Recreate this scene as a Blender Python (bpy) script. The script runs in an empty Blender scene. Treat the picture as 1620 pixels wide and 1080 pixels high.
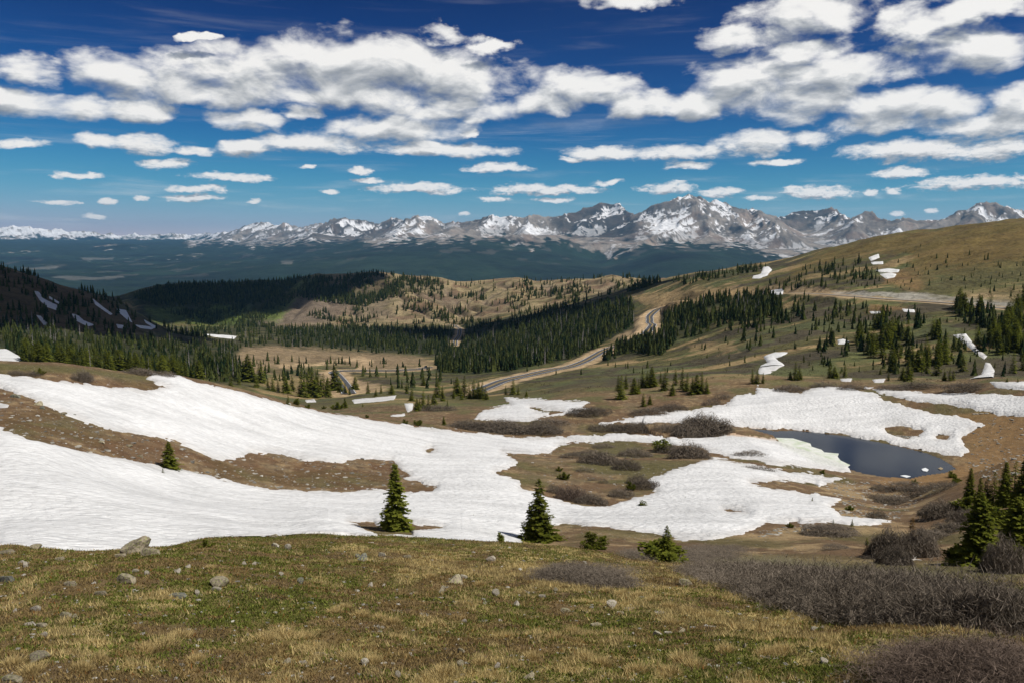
import bpy, bmesh, math, random, mathutils
import numpy as np
R = math.radians
rng = np.random.default_rng(7)
random.seed(7)
C = bpy.context.scene.collection

# ------------------------------------------------------------------ camera model (photo pixel <-> direction)
F = 1271.0
PITCH = math.atan(150.0 / F)
CP, SP = math.cos(PITCH), math.sin(PITCH)
def px_dir(px, py):
    px = np.asarray(px, float); py = np.asarray(py, float)
    cx = (px - 810) / F; cy = (540 - py) / F
    dx = cx; dy = CP + cy * SP; dz = -SP + cy * CP
    return np.arctan2(dx, dy), dz / np.hypot(dx, dy)
def to_px(x, y, z):
    dep = y * CP - z * SP
    up = y * SP + z * CP
    dep = np.where(dep < .01, .01, dep)
    return 810 + F * x / dep, 540 - F * up / dep, dep

# ------------------------------------------------------------------ noise
_t = np.random.default_rng(3)
_ang = _t.random(4096) * 2 * np.pi
_GX, _GY = np.cos(_ang).astype(np.float32), np.sin(_ang).astype(np.float32)
def _h(ix, iy, s):
    h = (ix * 374761393 + iy * 668265263 + s * 974634777) & 0x7fffffff
    h = ((h ^ (h >> 13)) * 1274126177) & 0x7fffffff
    return (h ^ (h >> 16)) & 4095
def perlin(x, y, s=0):
    xf = np.floor(x); yf = np.floor(y)
    ix = xf.astype(np.int64); iy = yf.astype(np.int64)
    fx = (x - xf).astype(np.float32); fy = (y - yf).astype(np.float32)
    def g(a, b):
        k = _h(ix + a, iy + b, s)
        return _GX[k] * (fx - a) + _GY[k] * (fy - b)
    u = fx * fx * fx * (fx * (fx * 6 - 15) + 10); v = fy * fy * fy * (fy * (fy * 6 - 15) + 10)
    a = g(0, 0); b = g(1, 0); c = g(0, 1); d = g(1, 1)
    return ((a + (b - a) * u) * (1 - v) + (c + (d - c) * u) * v) * 1.5
def fbm(x, y, o=4, s=0, g=.5):
    r = 0; a = 1.; f = 1.
    for i in range(o):
        r = r + a * perlin(x * f + 17.3 * i, y * f - 9.1 * i, s + i); a *= g; f *= 2.03
    return r
def ridged(x, y, o=5, s=0, g=.5):
    r = 0; a = 1.; f = 1.; w = 1.
    for i in range(o):
        n = 1 - np.abs(perlin(x * f + 7.7 * i, y * f + 3.1 * i, s + i)) * 1.6
        n = np.clip(n, 0, 1) ** 2 * w; w = np.clip(n * 1.6, 0, 1)
        r = r + a * n; a *= g; f *= 2.07
    return r
def sst(a, b, x):
    t = np.clip((x - a) / (b - a), 0, 1); return t * t * (3 - 2 * t)
def lin(r, g, b):
    return np.array([((c / 255 + .055) / 1.055) ** 2.4 if c > 10 else c / 255 / 12.92 for c in (r, g, b)])

# ------------------------------------------------------------------ terrain layers: (px, py, range)
LAY = [
 [(0,None,1.0,-1.65)],
 [(0,1080,7),(400,1080,7),(810,1080,7),(1200,1085,7),(1620,1100,7)],
 [(0,925,14),(810,932,14),(1200,950,14),(1620,985,14)],
 [(0,864,30),(60,867,30),(120,874,31),(190,872,31),(250,868,31),(330,855,33),(480,847,34),(600,849,33),(700,856,32),(800,858,31),(900,870,30),(1000,888,28),(1100,902,27),(1300,930,26),(1620,960,25)],
 [(0,878,44),(120,886,44),(250,882,44),(350,868,45),(600,862,45),(800,868,45),(900,864,45),(950,866,45),(1050,878,44),(1200,890,44),(1300,895,44),(1545,905,44),(1620,908,44)],
 [(0,808,62),(300,818,62),(480,830,62),(625,836,60),(750,846,62),(850,852,62),(950,846,62),(1100,852,62),(1300,856,62),(1450,870,60),(1620,872,60)],
 [(0,700,85),(200,745,85),(400,775,88),(600,780,90),(700,772,92),(810,767,95),(900,790,92),(1000,800,90),(1200,790,95),(1300,800,92),(1450,820,85),(1620,800,80)],
 [(0,610,118),(200,640,118),(400,690,120),(600,715,122),(700,725,122),(810,725,124),(900,730,124),(1000,735,124),(1100,735,126),(1200,745,128),(1300,757,132),(1400,765,135),(1500,755,130),(1620,740,110)],
 [(-100,575,132),(0,577,132),(100,582,132),(200,595,134),(280,600,138),(400,628,142),(500,655,148),(600,672,155),(700,684,162),(800,690,170),(900,687,177),(1000,683,180),(1100,684,180),(1200,684,178),(1300,693,173),(1400,706,165),(1500,728,153),(1620,700,135)],
 [(0,604,200),(200,622,200),(300,630,200),(400,640,205),(500,658,210),(600,653,220),(700,653,215),(800,655,205),(900,652,200),(1000,655,195),(1100,648,200),(1200,640,205),(1300,650,195),(1400,665,185),(1500,690,172),(1620,665,165)],
 [(0,602,300),(200,610,300),(300,612,300),(400,628,300),(500,637,300),(600,630,300),(700,640,270),(800,634,260),(900,627,235),(1000,622,235),(1100,612,235),(1200,605,235),(1300,605,235),(1400,608,230),(1500,612,225),(1620,606,215)],
 [(0,576,420),(200,590,420),(300,600,430),(400,610,430),(500,622,440),(540,620,450),(600,612,450),(700,612,440),(800,600,440),(900,592,430),(1000,588,400),(1100,584,380),(1200,582,350),(1300,585,330),(1400,587,320),(1500,588,310),(1620,590,300)],
 [(0,545,650),(200,560,650),(400,578,650),(500,587,650),(600,587,650),(700,585,650),(800,575,650),(900,570,620),(1000,560,580),(1100,545,540),(1200,530,500),(1300,520,480),(1400,525,450),(1500,520,430),(1620,520,420)],
 [(0,515,850),(200,525,900),(300,540,950),(400,550,950),(500,558,950),(600,560,950),(700,560,950),(800,550,900),(900,535,880),(1000,510,850),(1050,495,820),(1100,490,750),(1200,478,680),(1300,468,620),(1400,470,580),(1500,476,560),(1620,483,540)],
 [(-60,405,1150),(0,422,1150),(40,434,1150),(75,443,1150),(100,453,1150),(145,464,1150),(183,474,1150),(205,489,1150),(224,502,1130),(250,516,1120),(300,530,1150),(400,531,1250),(500,528,1300),(600,528,1300),(700,526,1300),(800,510,1250),(900,487,1200),(1000,457,1200),(1050,447,1150),(1100,438,1050),(1200,428,950),(1300,422,820),(1400,426,750),(1500,420,720),(1620,415,700)],
 [(-60,470,1700),(0,480,1700),(200,505,1700),(300,518,1700),(450,518,1600),(600,515,1550),(700,518,1500),(800,500,1450),(900,477,1400),(1000,452,1350),(1060,441,1350),(1100,433,1330),(1150,426,1250),(1200,417,1200),(1250,409,1150),(1300,396,1100),(1350,383,1050),(1400,373,1020),(1500,360,1000),(1620,346,980),(1700,338,980)],
 [(-60,500,2400),(0,500,2400),(150,482,2400),(200,467,2400),(250,453,2400),(290,448,2400),(330,450,2350),(400,446,2300),(450,443,2200),(480,437,2150),(500,434,2100),(530,437,2100),(560,434,2100),(590,431,2100),(640,437,2050),(700,444,2000),(740,449,2000),(780,444,2000),(820,438,2000),(850,444,2000),(890,442,2000),(940,443,2000),(970,437,2000),(1000,442,1950),(1050,446,1850),(1100,446,1800),(1200,445,1750),(1300,440,1750),(1620,430,1750)],
 [(0,None,3300,-330)],
 [(0,None,4500,-430)],
 [(0,467,7500),(200,467,7500),(400,465,7500),(500,462,7500),(600,455,7500),(800,452,7500),(1100,447,7500),(1620,440,7500)],
 [(0,440,9800),(200,437,9800),(300,433,9800),(400,426,9600),(500,417,9500),(600,410,9400),(700,408,9400),(800,412,9400),(900,420,9300),(950,426,9200),(1000,424,9000),(1050,415,8800),(1100,412,8800),(1200,425,9000),(1300,430,9500),(1620,425,9500)],
 [(0,415,14000),(200,412,14500),(300,408,14500),(400,407,13500),(500,401,12500),(560,396,12000),(620,392,11500),(700,390,11000),(750,388,11000),(800,391,11000),(850,396,11000),(900,402,11200),(950,412,11200),(1000,405,10500),(1050,393,10300),(1100,395,10400),(1150,393,10500),(1200,402,10500),(1300,402,11000),(1450,395,11200),(1620,390,11200)],
 [(0,388,21000),(200,388,21000),(300,387,20000),(400,389,17000),(500,388,14500),(560,386,13500),(640,383,12800),(800,381,12200),(1000,386,11600),(1100,381,11800),(1300,386,12300),(1620,372,12300)],
 [(0,380,30500),(200,381,30500),(350,381,27000),(450,382,21000),(560,380,16500),(700,372,14500),(900,372,14200),(1100,370,14000),(1620,365,14000)],
 [(0,387,34000),(1620,387,34000)],
]
def build_layers():
    L = []
    for lay in LAY:
        if lay[0][1] is None:
            L.append((np.array([0.]), np.array([lay[0][2]]), np.array([lay[0][3]]))); continue
        a = np.array([(p[0], p[1], p[2]) for p in lay], float)
        az, t = px_dir(a[:, 0], a[:, 1])
        L.append((az, a[:, 2], a[:, 2] * t))
    return L
LL = build_layers()
def smooth_interp(az, xs, ys):
    if len(xs) == 1: return np.full(az.shape, ys[0])
    # monotone-ish cubic: pchip slopes, periodic blend behind the camera
    h = np.diff(xs); d = np.diff(ys) / h
    m = np.zeros(len(xs))
    for i in range(1, len(xs) - 1):
        if d[i-1] * d[i] > 0:
            w1 = 2*h[i] + h[i-1]; w2 = h[i] + 2*h[i-1]
            m[i] = (w1 + w2) / (w1 / d[i-1] + w2 / d[i])
    i = np.clip(np.searchsorted(xs, az) - 1, 0, len(xs) - 2)
    x0 = xs[i]; hh = h[i]; t = (az - x0) / hh
    r = (ys[i] * (2*t**3 - 3*t**2 + 1) + ys[i+1] * (-2*t**3 + 3*t**2) + hh * (m[i] * (t**3 - 2*t**2 + t) + m[i+1] * (t**3 - t**2)))
    right = az > xs[-1]; left = az < xs[0]
    span = 2 * np.pi - (xs[-1] - xs[0])
    tr = np.where(right, az - xs[-1], az + 2 * np.pi - xs[-1]) / span
    tr = sst(0.05, .95, tr)
    return np.where(right | left, ys[-1] * (1 - tr) + ys[0] * tr, r)
def base_grid(az, rows):
    """z on the grid (ncol, nrow) and the layer index position"""
    K = len(LL)
    rk = np.stack([smooth_interp(az, l[0], l[1]) for l in LL], 1)
    zk = np.stack([smooth_interp(az, l[0], l[2]) for l in LL], 1)
    x = np.log(rk); h = np.diff(x, axis=1); d = np.diff(zk, axis=1) / h
    m = np.zeros_like(zk); m[:, 0] = d[:, 0]; m[:, -1] = d[:, -1]
    a, b = d[:, :-1], d[:, 1:]; w1 = 2 * h[:, 1:] + h[:, :-1]; w2 = h[:, 1:] + 2 * h[:, :-1]
    with np.errstate(divide='ignore', invalid='ignore'):
        mm = (w1 + w2) / (w1 / a + w2 / b)
    m[:, 1:-1] = np.where(a * b > 0, mm, 0)
    Z = np.zeros((len(az), len(rows))); lr = np.log(rows)[None, :]
    P = np.zeros_like(Z)
    for k in range(K - 1):
        lo = x[:, k:k+1]; hh = h[:, k:k+1]
        t = (lr - lo) / hh
        sel = (t >= 0) & (t <= 1) if k < K - 2 else (t >= 0)
        if k == 0: sel = t <= 1
        if not sel.any(): continue
        ci, ri = np.nonzero(sel); tt = np.clip(t[ci, ri], -1, 2)
        z = (zk[ci, k] * (2*tt**3 - 3*tt**2 + 1) + zk[ci, k+1] * (-2*tt**3 + 3*tt**2)
             + h[ci, k] * (m[ci, k] * (tt**3 - 2*tt**2 + tt) + m[ci, k+1] * (tt**3 - tt**2)))
        Z[ci, ri] = z; P[ci, ri] = k + tt
    return Z, P

DENSE = np.radians(np.linspace(-38.2, 38.2, 1150))
rest = np.radians(np.linspace(38.2, 360 - 38.2, 44))[1:-1]
AZ = np.concatenate([DENSE, rest])          # closing column handled by wrap
AZn = np.where(AZ > np.pi, AZ - 2 * np.pi, AZ)
NC = len(AZ)
def geo(a, b, f):
    n = int(math.log(b / a) / f); return np.exp(np.linspace(math.log(a), math.log(b), n + 1))
ROWS_N = np.concatenate([geo(1., 6., .05)[:-1], geo(6., 350., .0055)])
ROWS_M = np.concatenate([geo(350., 2600., .003)[:-1], geo(2600., 4500., .012)])
ROWS_F = np.concatenate([geo(4500., 8500., .008)[:-1], np.arange(8500., 16000., 27.)[:-1], np.linspace(16000., 34000., 200)])

# ------------------------------------------------------------------ polygons in photo pixels -> masks on the ground
def poly_sdf(px, py, poly, pad=30):
    """signed distance in photo pixels (positive inside); evaluated only near the polygon"""
    poly = np.asarray(poly, float)
    out = np.full(px.shape, -1e3, np.float32)
    x0, y0 = poly.min(0) - pad; x1, y1 = poly.max(0) + pad
    sel = np.nonzero((px > x0) & (px < x1) & (py > y0) & (py < y1))
    if len(sel[0]) == 0: return out
    X = px[sel].astype(np.float32); Y = py[sel].astype(np.float32)
    d2 = np.full(X.shape, 1e12, np.float32); ins = np.zeros(X.shape, bool)
    for (ax, ay), (bx, by) in zip(poly, np.roll(poly, -1, 0)):
        ex, ey = bx - ax, by - ay
        t = np.clip(((X - ax) * ex + (Y - ay) * ey) / max(ex*ex + ey*ey, 1e-9), 0, 1)
        d2 = np.minimum(d2, (X - ax - t*ex)**2 + (Y - ay - t*ey)**2)
        if ay != by:
            c = ((ay > Y) != (by > Y)) & (X < (bx - ax) * (Y - ay) / (by - ay) + ax)
            ins ^= c
    out[sel] = np.where(ins, 1, -1) * np.sqrt(d2)
    return out

class Sheet:
    def __init__(s, rows, z):
        s.rows = rows
        s.Z, s.P = z if z is not None else base_grid(AZn, rows)
        s.X = np.sin(AZ)[:, None] * rows[None, :]; s.Y = np.cos(AZ)[:, None] * rows[None, :]
        s.Rr = np.broadcast_to(rows[None, :], s.Z.shape)
    def project(s):
        s.px, s.py, s.dep = to_px(s.X, s.Y, s.Z)
        s.px = np.where(s.Y > 0, s.px, -9999)
near = Sheet(ROWS_N, None); mid = Sheet(ROWS_M, None); far = Sheet(ROWS_F, None)

# roughness of the ground
def rough_near(s):
    X, Y = s.X, s.Y
    big = fbm(X / 26, Y / 26, 3, 11) * .55 * sst(14, 60, s.Rr) * (1 - .6 * sst(60, 80, s.Rr) * (1 - sst(180, 300, s.Rr)))
    big += fbm(X / 60, Y / 60, 2, 12) * 1.2 * sst(180, 340, s.Rr)
    small = fbm(X / 3.1, Y / 3.1, 4, 21) * .10 + fbm(X / .7, Y / .7, 3, 31) * .035 * (1 - sst(20, 60, s.Rr))
    return big, small
nb, ns_ = rough_near(near)
edge = sst(300, 350, near.Rr)
def mid_noise(X, Y, r):
    a = fbm(X / 60, Y / 60, 4, 12) * (1.2 + 1.0 * sst(400, 900, r)) + fbm(X / 14, Y / 14, 3, 41) * .35
    a = a + fbm(X / 260, Y / 260, 3, 44) * 9 * sst(1200, 1700, r) * (1 - sst(3500, 4400, r))
    return a
near.Zs = near.Z + nb * (1 - edge)                 # smooth surface (snow lies on this)
near.Z = near.Z + (nb + ns_) * (1 - edge) + mid_noise(near.X, near.Y, near.Rr) * edge
near.Zs = near.Zs + mid_noise(near.X, near.Y, near.Rr) * edge
mid.Z = mid.Z + mid_noise(mid.X, mid.Y, mid.Rr) * (1 - sst(3800, 4450, mid.Rr))
# gullies on the slope of the middle ridge, running down towards the valley
u = AZ[:, None] * 46 + fbm(mid.X / 300, mid.Y / 300, 2, 51) * .7 + (mid.P - 15) * 1.3
g = ridged(u, mid.P * .6, 3, 53)
env = sst(15.0, 15.35, mid.P) * (1 - sst(15.75, 16.0, mid.P)) * (1 - sst(.12, .25, AZn))[:, None]
mid.gul = g * env
gx_ = mid.X / 85 + (mid.P - 15.5) * 1.5 + fbm(mid.X / 220, mid.Y / 220, 3, 58) * .8
gn = 1 - np.abs(perlin(gx_, mid.P * .5, 59)) * 1.7
mid.gul = np.clip(gn, 0, 1) ** 2 * env
mid.Z += fbm(mid.X/90, mid.Y/90, 4, 57) * 4 * env - mid.gul * 11 + (fbm(mid.X/34, mid.Y/34, 3, 60)) * 1.8 * env

# ------------------------------------------------------------------ far ranges: tents under ridge lines
CREST = [(-140,356),(-60,358),(0,358),(20,356),(30,358),(41,357.5),(52,360),(61,358.5),(80,362),(98,360),(106,363),(114,365),(128,367),(143,367),(155,370),(173,368.5),(183,371),(200,371),(214,369.5),(225,372),(234,370.5),(250,372),(262,370),(275,368.5),(300,370),(326,368.5),(337,370),(350,367.5),(361,367.5),(371,365),(382,360),(391,357),(397,355.5),(403,352),(410,353),(418,350),(424,354),(430,357.5),(436,355.5),(442,353),(450,352),(456,356),(460,356.5),(466,358),(473,360),(485,358.5),(494,355),(503,352),(513,352),(518,354.5),(526,351),(534,348),(541,346.5),(549,343.5),(558,345.5),(570,346),(582,350),(595,352.5),(603,353),(614,348),(624,343.5),(632,346),(642,349),(648,348),(660,343.5),(668,339.5),(674,342),(680,340.5),(691,345.5),(699,349),(707,352.5),(716,352),(725,350.5),(737,350.5),(748,347.5),(758,347),(767,341.5),(776,335.5),(786,337.5),(794,339.5),(803,338.5),(815,339.5),(823,341.5),(833,340.5),(843,338.5),(853,341.5),(864,341.5),(875,342.5),(884,341.5),(894,337.5),(904,337.5),(915,334.5),(925,330.5),(934,325.5),(943,320.5),(953,322.5),(960,321.5),(968,319.5),(978,323.5),(990,331.5),(1000,338),(1014,340.5),(1025,331.5),(1033,326.5),(1041,323.5),(1051,318),(1062,311.5),(1074,307.5),(1080,308.5),(1086,307),(1092,304.5),(1101,308.5),(1109,307.5),(1117,313.5),(1127,320.5),(1132,316.5),(1137,311.5),(1141,315.5),(1144,315.5),(1147,318.5),(1149,315.5),(1154,320),(1160,323.5),(1174,328.5),(1184,327.5),(1194,331.5),(1204,338.5),(1215,341.5),(1225,344.5),(1235,342.5),(1245,338.5),(1257,335),(1270,333),(1290,331),(1310,331),(1329,336.5),(1335,337.5),(1345,344.5),(1353,342.5),(1366,335.5),(1380,339.5),(1388,343.5),(1400,342.5),(1416,347.5),(1428,345),(1441,342.5),(1453,344),(1465,342.5),(1474,342.5),(1483,339.5),(1493,337),(1504,332.5),(1517,331.5),(1530,328),(1540,322.5),(1548,321.5),(1555,319.5),(1569,323.5),(1577,324),(1585,325.5),(1591,325),(1598,322.5),(1604,327),(1610,329.5),(1620,331.5),(1680,338),(1760,345)]
def crest_d(px):
    return np.interp(px, [-140,0,326,371,450,503,549,603,660,707,776,884,960,1014,1092,1160,1210,1290,1345,1420,1555,1760],
                     [31000,31000,29500,24000,21000,19500,17000,17500,15000,14600,14000,13800,14300,13500,13200,13400,14300,14600,13400,13000,13200,13500])
def P3(px, py, d):
    az, t = px_dir(px, py); return np.array([math.sin(az) * d, math.cos(az) * d, t * d])
SEG = []   # (x0,y0,z0,x1,y1,z1,slope,curv)
cp = [P3(a, b, float(crest_d(a))) for a, b in CREST]
for a, b, q in zip(cp[:-1], cp[1:], CREST):
    SEG.append((*a, *b, .62 if q[0] > 640 else .5))
def spur(pts, k=.62):
    p = [P3(*q) for q in pts]
    for a, b in zip(p[:-1], p[1:]): SEG.append((*a, *b, k))
spur([(1092,305,13200),(1082,330,12800),(1072,352,12300),(1045,372,11700),(1010,386,11200),(985,402,10800),(962,414,10400)], .6)
spur([(1092,305,13200),(1110,335,12600),(1120,362,12000),(1110,385,11400)], .62)
spur([(1149,316,13300),(1165,345,12700),(1185,365,12100),(1190,388,11500)], .6)
spur([(1184,328,14000),(1210,340,12700),(1245,352,12000),(1270,372,11700),(1296,398,11400),(1315,412,11200)], .62)
spur([(968,320,14300),(975,345,13700),(990,368,13100),(985,388,12600)], .66)
spur([(943,321,14300),(930,348,13600),(905,366,13000),(870,372,12500),(835,370,12000),(806,373,11600),(790,390,11200)], .5)
spur([(776,336,14000),(750,358,13400),(715,378,12500),(690,392,11800)], .55)
spur([(843,339,13900),(840,356,13200),(828,372,12600)], .6)
spur([(680,341,15000),(655,360,14200),(625,378,13000),(600,388,12600)], .5)
spur([(660,344,15100),(625,364,14300),(590,380,13400),(560,388,13000)], .45)
spur([(725,351,14500),(700,368,13600),(672,386,12600)], .5)
spur([(549,344,17000),(560,365,15800),(575,380,15000)], .55)
spur([(549,344,17000),(520,364,16000),(490,382,15200),(465,393,14800)], .5)
spur([(503,352,19500),(485,370,18000),(465,384,17000)], .5)
spur([(418,351,22500),(435,366,21000),(440,380,20000)], .5)
spur([(403,353,22500),(375,370,21500),(345,384,20500)], .45)
spur([(450,353,21000),(470,372,19500)], .5)
spur([(1366,336,13200),(1350,356,12700),(1330,378,12300)], .6)
spur([(1310,331,14500),(1330,352,13700),(1340,372,13000)], .6)
spur([(1441,343,13000),(1425,365,12500),(1410,385,12000)], .6)
spur([(1504,333,13100),(1480,352,12600),(1455,372,12200)], .6)
spur([(1555,320,13200),(1535,342,12700),(1510,362,12300)], .6)
spur([(1598,323,13300),(1580,345,12700),(1565,365,12300)], .6)
spur([(1014,341,13500),(1018,362,13000),(1000,384,12500)], .5)
spur([(1137,312,13300),(1150,340,12900),(1148,372,12200)], .66)
# blue hills out on the valley floor
spur([(150,404,17000),(195,385,19000),(230,395,18500),(260,402,18000)], .16)
spur([(330,404,15500),(300,402,15000),(245,414,13800),(215,420,13200)], .14)
spur([(0,400,17000),(60,398,18000),(100,406,16500)], .14)
spur([(350,388,22000),(300,388,23500),(240,388,24500),(120,384,25500),(0,382,26000)], .3)
def far_heights(s):
    X = s.X.copy(); Y = s.Y.copy()
    wx = fbm(X / 1100, Y / 1100, 3, 61) * 300; wy = fbm(X / 1100, Y / 1100, 3, 67) * 300
    wsc = sst(8500, 10500, s.Rr)
    vis = (np.abs(AZn) < R(41))
    j0 = np.searchsorted(s.rows, 9000)
    T = np.full(s.Z.shape, -1e4, np.float32)
    Xv = (X + wx * .55)[vis][:, j0:].astype(np.float32); Yv = (Y + wy * .55)[vis][:, j0:].astype(np.float32)
    best = np.full(Xv.shape, -1e4, np.float32)
    caz = AZn[vis]
    for (x0, y0, z0, x1, y1, z1, k) in SEG:
        a0 = math.atan2(x0, y0); a1 = math.atan2(x1, y1); rm = min(math.hypot(x0, y0), math.hypot(x1, y1))
        w = 3200 / rm if k > .3 else 5200 / rm
        c = (caz > min(a0, a1) - w) & (caz < max(a0, a1) + w)
        if not c.any(): continue
        ex, ey = x1 - x0, y1 - y0; L2 = ex*ex + ey*ey
        xx = Xv[c] - x0; yy = Yv[c] - y0
        t = np.clip((xx * ex + yy * ey) / L2, 0, 1)
        d = np.sqrt((xx - t*ex)**2 + (yy - t*ey)**2)
        z = z0 + (z1 - z0) * t - k * d * (1 - .22 * np.clip(d / 2500, 0, 1.5))
        best[c] = np.maximum(best[c], z)
    tmp = T[vis]; tmp[:, j0:] = best; T[vis] = tmp
    base = s.Z
    # softened maximum with the aprons
    kk = 60.
    dlt = T - base
    mtn = sst(-40, 160, dlt)
    Z = np.where(dlt > 0, T, base) + kk * .25 * np.clip(1 - np.abs(dlt) / kk, 0, 1)**2
    # erosion: ridged noise growing with height above the apron, fading on the very crest line
    hgt = np.clip(dlt, 0, 900)
    ero = ridged((X + wx) / 900, (Y + wy) / 900, 6, 71, .55)
    fine = ridged(X / 230 + wx / 300, Y / 230 + wy / 300, 5, 77, .6)
    amp = sst(0, 260, hgt)
    Z = Z + (ero - .95) * 42 * amp * (1 - .55 * sst(350, 800, hgt)) + (fine - .9) * 20 * amp * (1 - .4 * sst(350, 800, hgt))
    Z = Z + fbm(X / 1500, Y / 1500, 4, 81) * 30 * sst(6000, 8500, s.Rr) * (1 - mtn)
    Z = Z + fbm(X / 500, Y / 500, 3, 83) * 14 * (1 - mtn) * sst(4600, 6000, s.Rr)
    s.ero, s.fine, s.mtn, s.dlt = ero, fine, mtn, dlt
    fade = sst(4500, 5200, s.Rr)
    s.Z = s.Z * (1 - fade) + Z * fade
far_heights(far)

# ------------------------------------------------------------------ lookup: photo pixel -> point on the ground
ALLR = np.concatenate([near.rows[:-1], mid.rows[:-1], far.rows])
def relook():
    global ALLT, ALLZ
    ALLZ = np.concatenate([near.Z[:1150, :-1], mid.Z[:1150, :-1], far.Z[:1150]], 1)
    ALLT = ALLZ / ALLR[None, :]
relook()
def ground(px, py, dmin=6., dmax=34000.):
    """first ground point beyond dmin seen at the pixel; returns x,y,z"""
    az, t = px_dir(px, py); az = float(az); t = float(t)
    c = min(max(int(round((az - AZ[0]) / (AZ[1] - AZ[0]))), 0), 1149)
    row = ALLT[c]; j0 = np.searchsorted(ALLR, dmin); j1 = np.searchsorted(ALLR, dmax)
    hit = np.nonzero(row[j0:j1] >= t)[0]
    j = j0 + (hit[0] if len(hit) else int(np.argmax(row[j0:j1])))
    r = ALLR[j]; z = ALLZ[c, j]
    if len(hit) and j > j0:
        a, b = row[j-1], row[j]
        if b > a:
            f = min(max((t - a) / (b - a), 0), 1); r = ALLR[j-1] + f * (r - ALLR[j-1]); z = ALLZ[c, j-1] + f * (z - ALLZ[c, j-1])
    return math.sin(az) * r, math.cos(az) * r, z
def zat(x, y):
    az = math.atan2(x, y); r = math.hypot(x, y)
    fc = min(max((az - AZ[0]) / (AZ[1] - AZ[0]), 0), 1148.99); c = int(fc); f = fc - c
    j = min(max(np.searchsorted(ALLR, r) - 1, 0), len(ALLR) - 2); g = (r - ALLR[j]) / (ALLR[j+1] - ALLR[j])
    return ((ALLZ[c, j]*(1-g) + ALLZ[c, j+1]*g)*(1-f) + (ALLZ[c+1, j]*(1-g) + ALLZ[c+1, j+1]*g)*f)

# ------------------------------------------------------------------ pond basin
POND_Z = -41.3
POND = [(1185,677),(1206,679),(1230,681),(1257,680),(1290,683),(1347,690),(1413,703),(1463,715),(1490,725),(1514,741),(1498,747),(1462,752),(1440,757),(1400,754),(1370,750),(1341,741),(1325,732),(1300,722),(1260,712),(1236,700),(1222,688),(1200,682)]
def level_pt(px, py, z):
    az, t = px_dir(px, py); r = z / t
    return math.sin(az) * r, math.cos(az) * r
pond_xy = [level_pt(a, b, POND_Z) for a, b in POND]
def xy_sdf(X, Y, poly, pad):
    return poly_sdf(X, Y, poly, pad)
ps = xy_sdf(near.X, near.Y, pond_xy, 42)
od = np.clip(-ps, 0, 60)
lo = POND_Z + .05 + od * .03; hi = POND_Z + .12 + od * .10 + (od ** 2) * .006
for nm in ('Z', 'Zs'):
    z = getattr(near, nm)
    w = 1 - sst(0, 40, od)
    z2 = np.where(ps > -41, np.minimum(np.where(od < 24, np.maximum(z, lo), z), hi), z)
    z2 = np.where(ps > 0, POND_Z - .05 - .10 * np.clip(ps, 0, 6), z2)
    setattr(near, nm, z2)
relook()

# ------------------------------------------------------------------ roads: paths found on the ground, then bedded into it
def smooth_path(pts, n):
    pts = np.array(pts)
    d = np.r_[0, np.cumsum(np.hypot(*np.diff(pts[:, :2], axis=0).T))]
    q = np.linspace(0, d[-1], n)
    m = np.gradient(pts, d, axis=0)
    out = np.zeros((n, 3))
    i = np.clip(np.searchsorted(d, q) - 1, 0, len(d) - 2); h = (d[i+1] - d[i])[:, None]; t = ((q - d[i])[:, None]) / h
    out = pts[i]*(2*t**3-3*t**2+1) + pts[i+1]*(-2*t**3+3*t**2) + h*(m[i]*(t**3-2*t**2+t) + m[i+1]*(t**3-t**2))
    for _ in range(6): out[1:-1, 2] = (out[:-2, 2] + 2*out[1:-1, 2] + out[2:, 2]) / 4
    return out
ROADPX = {
 'a': ([(756,618),(773,611),(800,601),(840,592),(875,584),(907,578),(925,571),(940,563),(952,556)], 350, 900, 90, 3.9),
 'b': ([(952,556),(967,550),(990,542),(1007,535),(1022,527),(1030,518),(1028,507),(1031,497),(1042,489),(1062,481),(1085,475)], 500, 1200, 110, 3.9),
 'c': ([(552,622),(546,610),(539,600),(531,591),(528,588),(540,586.5),(575,585.5),(620,585.5),(655,583.5),(680,580)], 350, 1100, 120, 3.9),
 'd': ([(706,509),(714,512),(722,517),(727,524),(726,531),(721,538),(720,546)], 1000, 1500, 60, 3.2),
 'e': ([(1190,466),(1225,464),(1290,465),(1350,469),(1400,473),(1450,476),(1510,480),(1570,486),(1640,492)], 400, 900, 120, 3.6),
}
PATHS = {}
for k, (pp, a, b, n, hw) in ROADPX.items():
    g0 = [ground(x, y, a, b) for x, y in pp]
    PATHS[k] = (smooth_path(g0, n), hw)
PATHS['b'][0][0] = PATHS['a'][0][-1]
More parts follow.
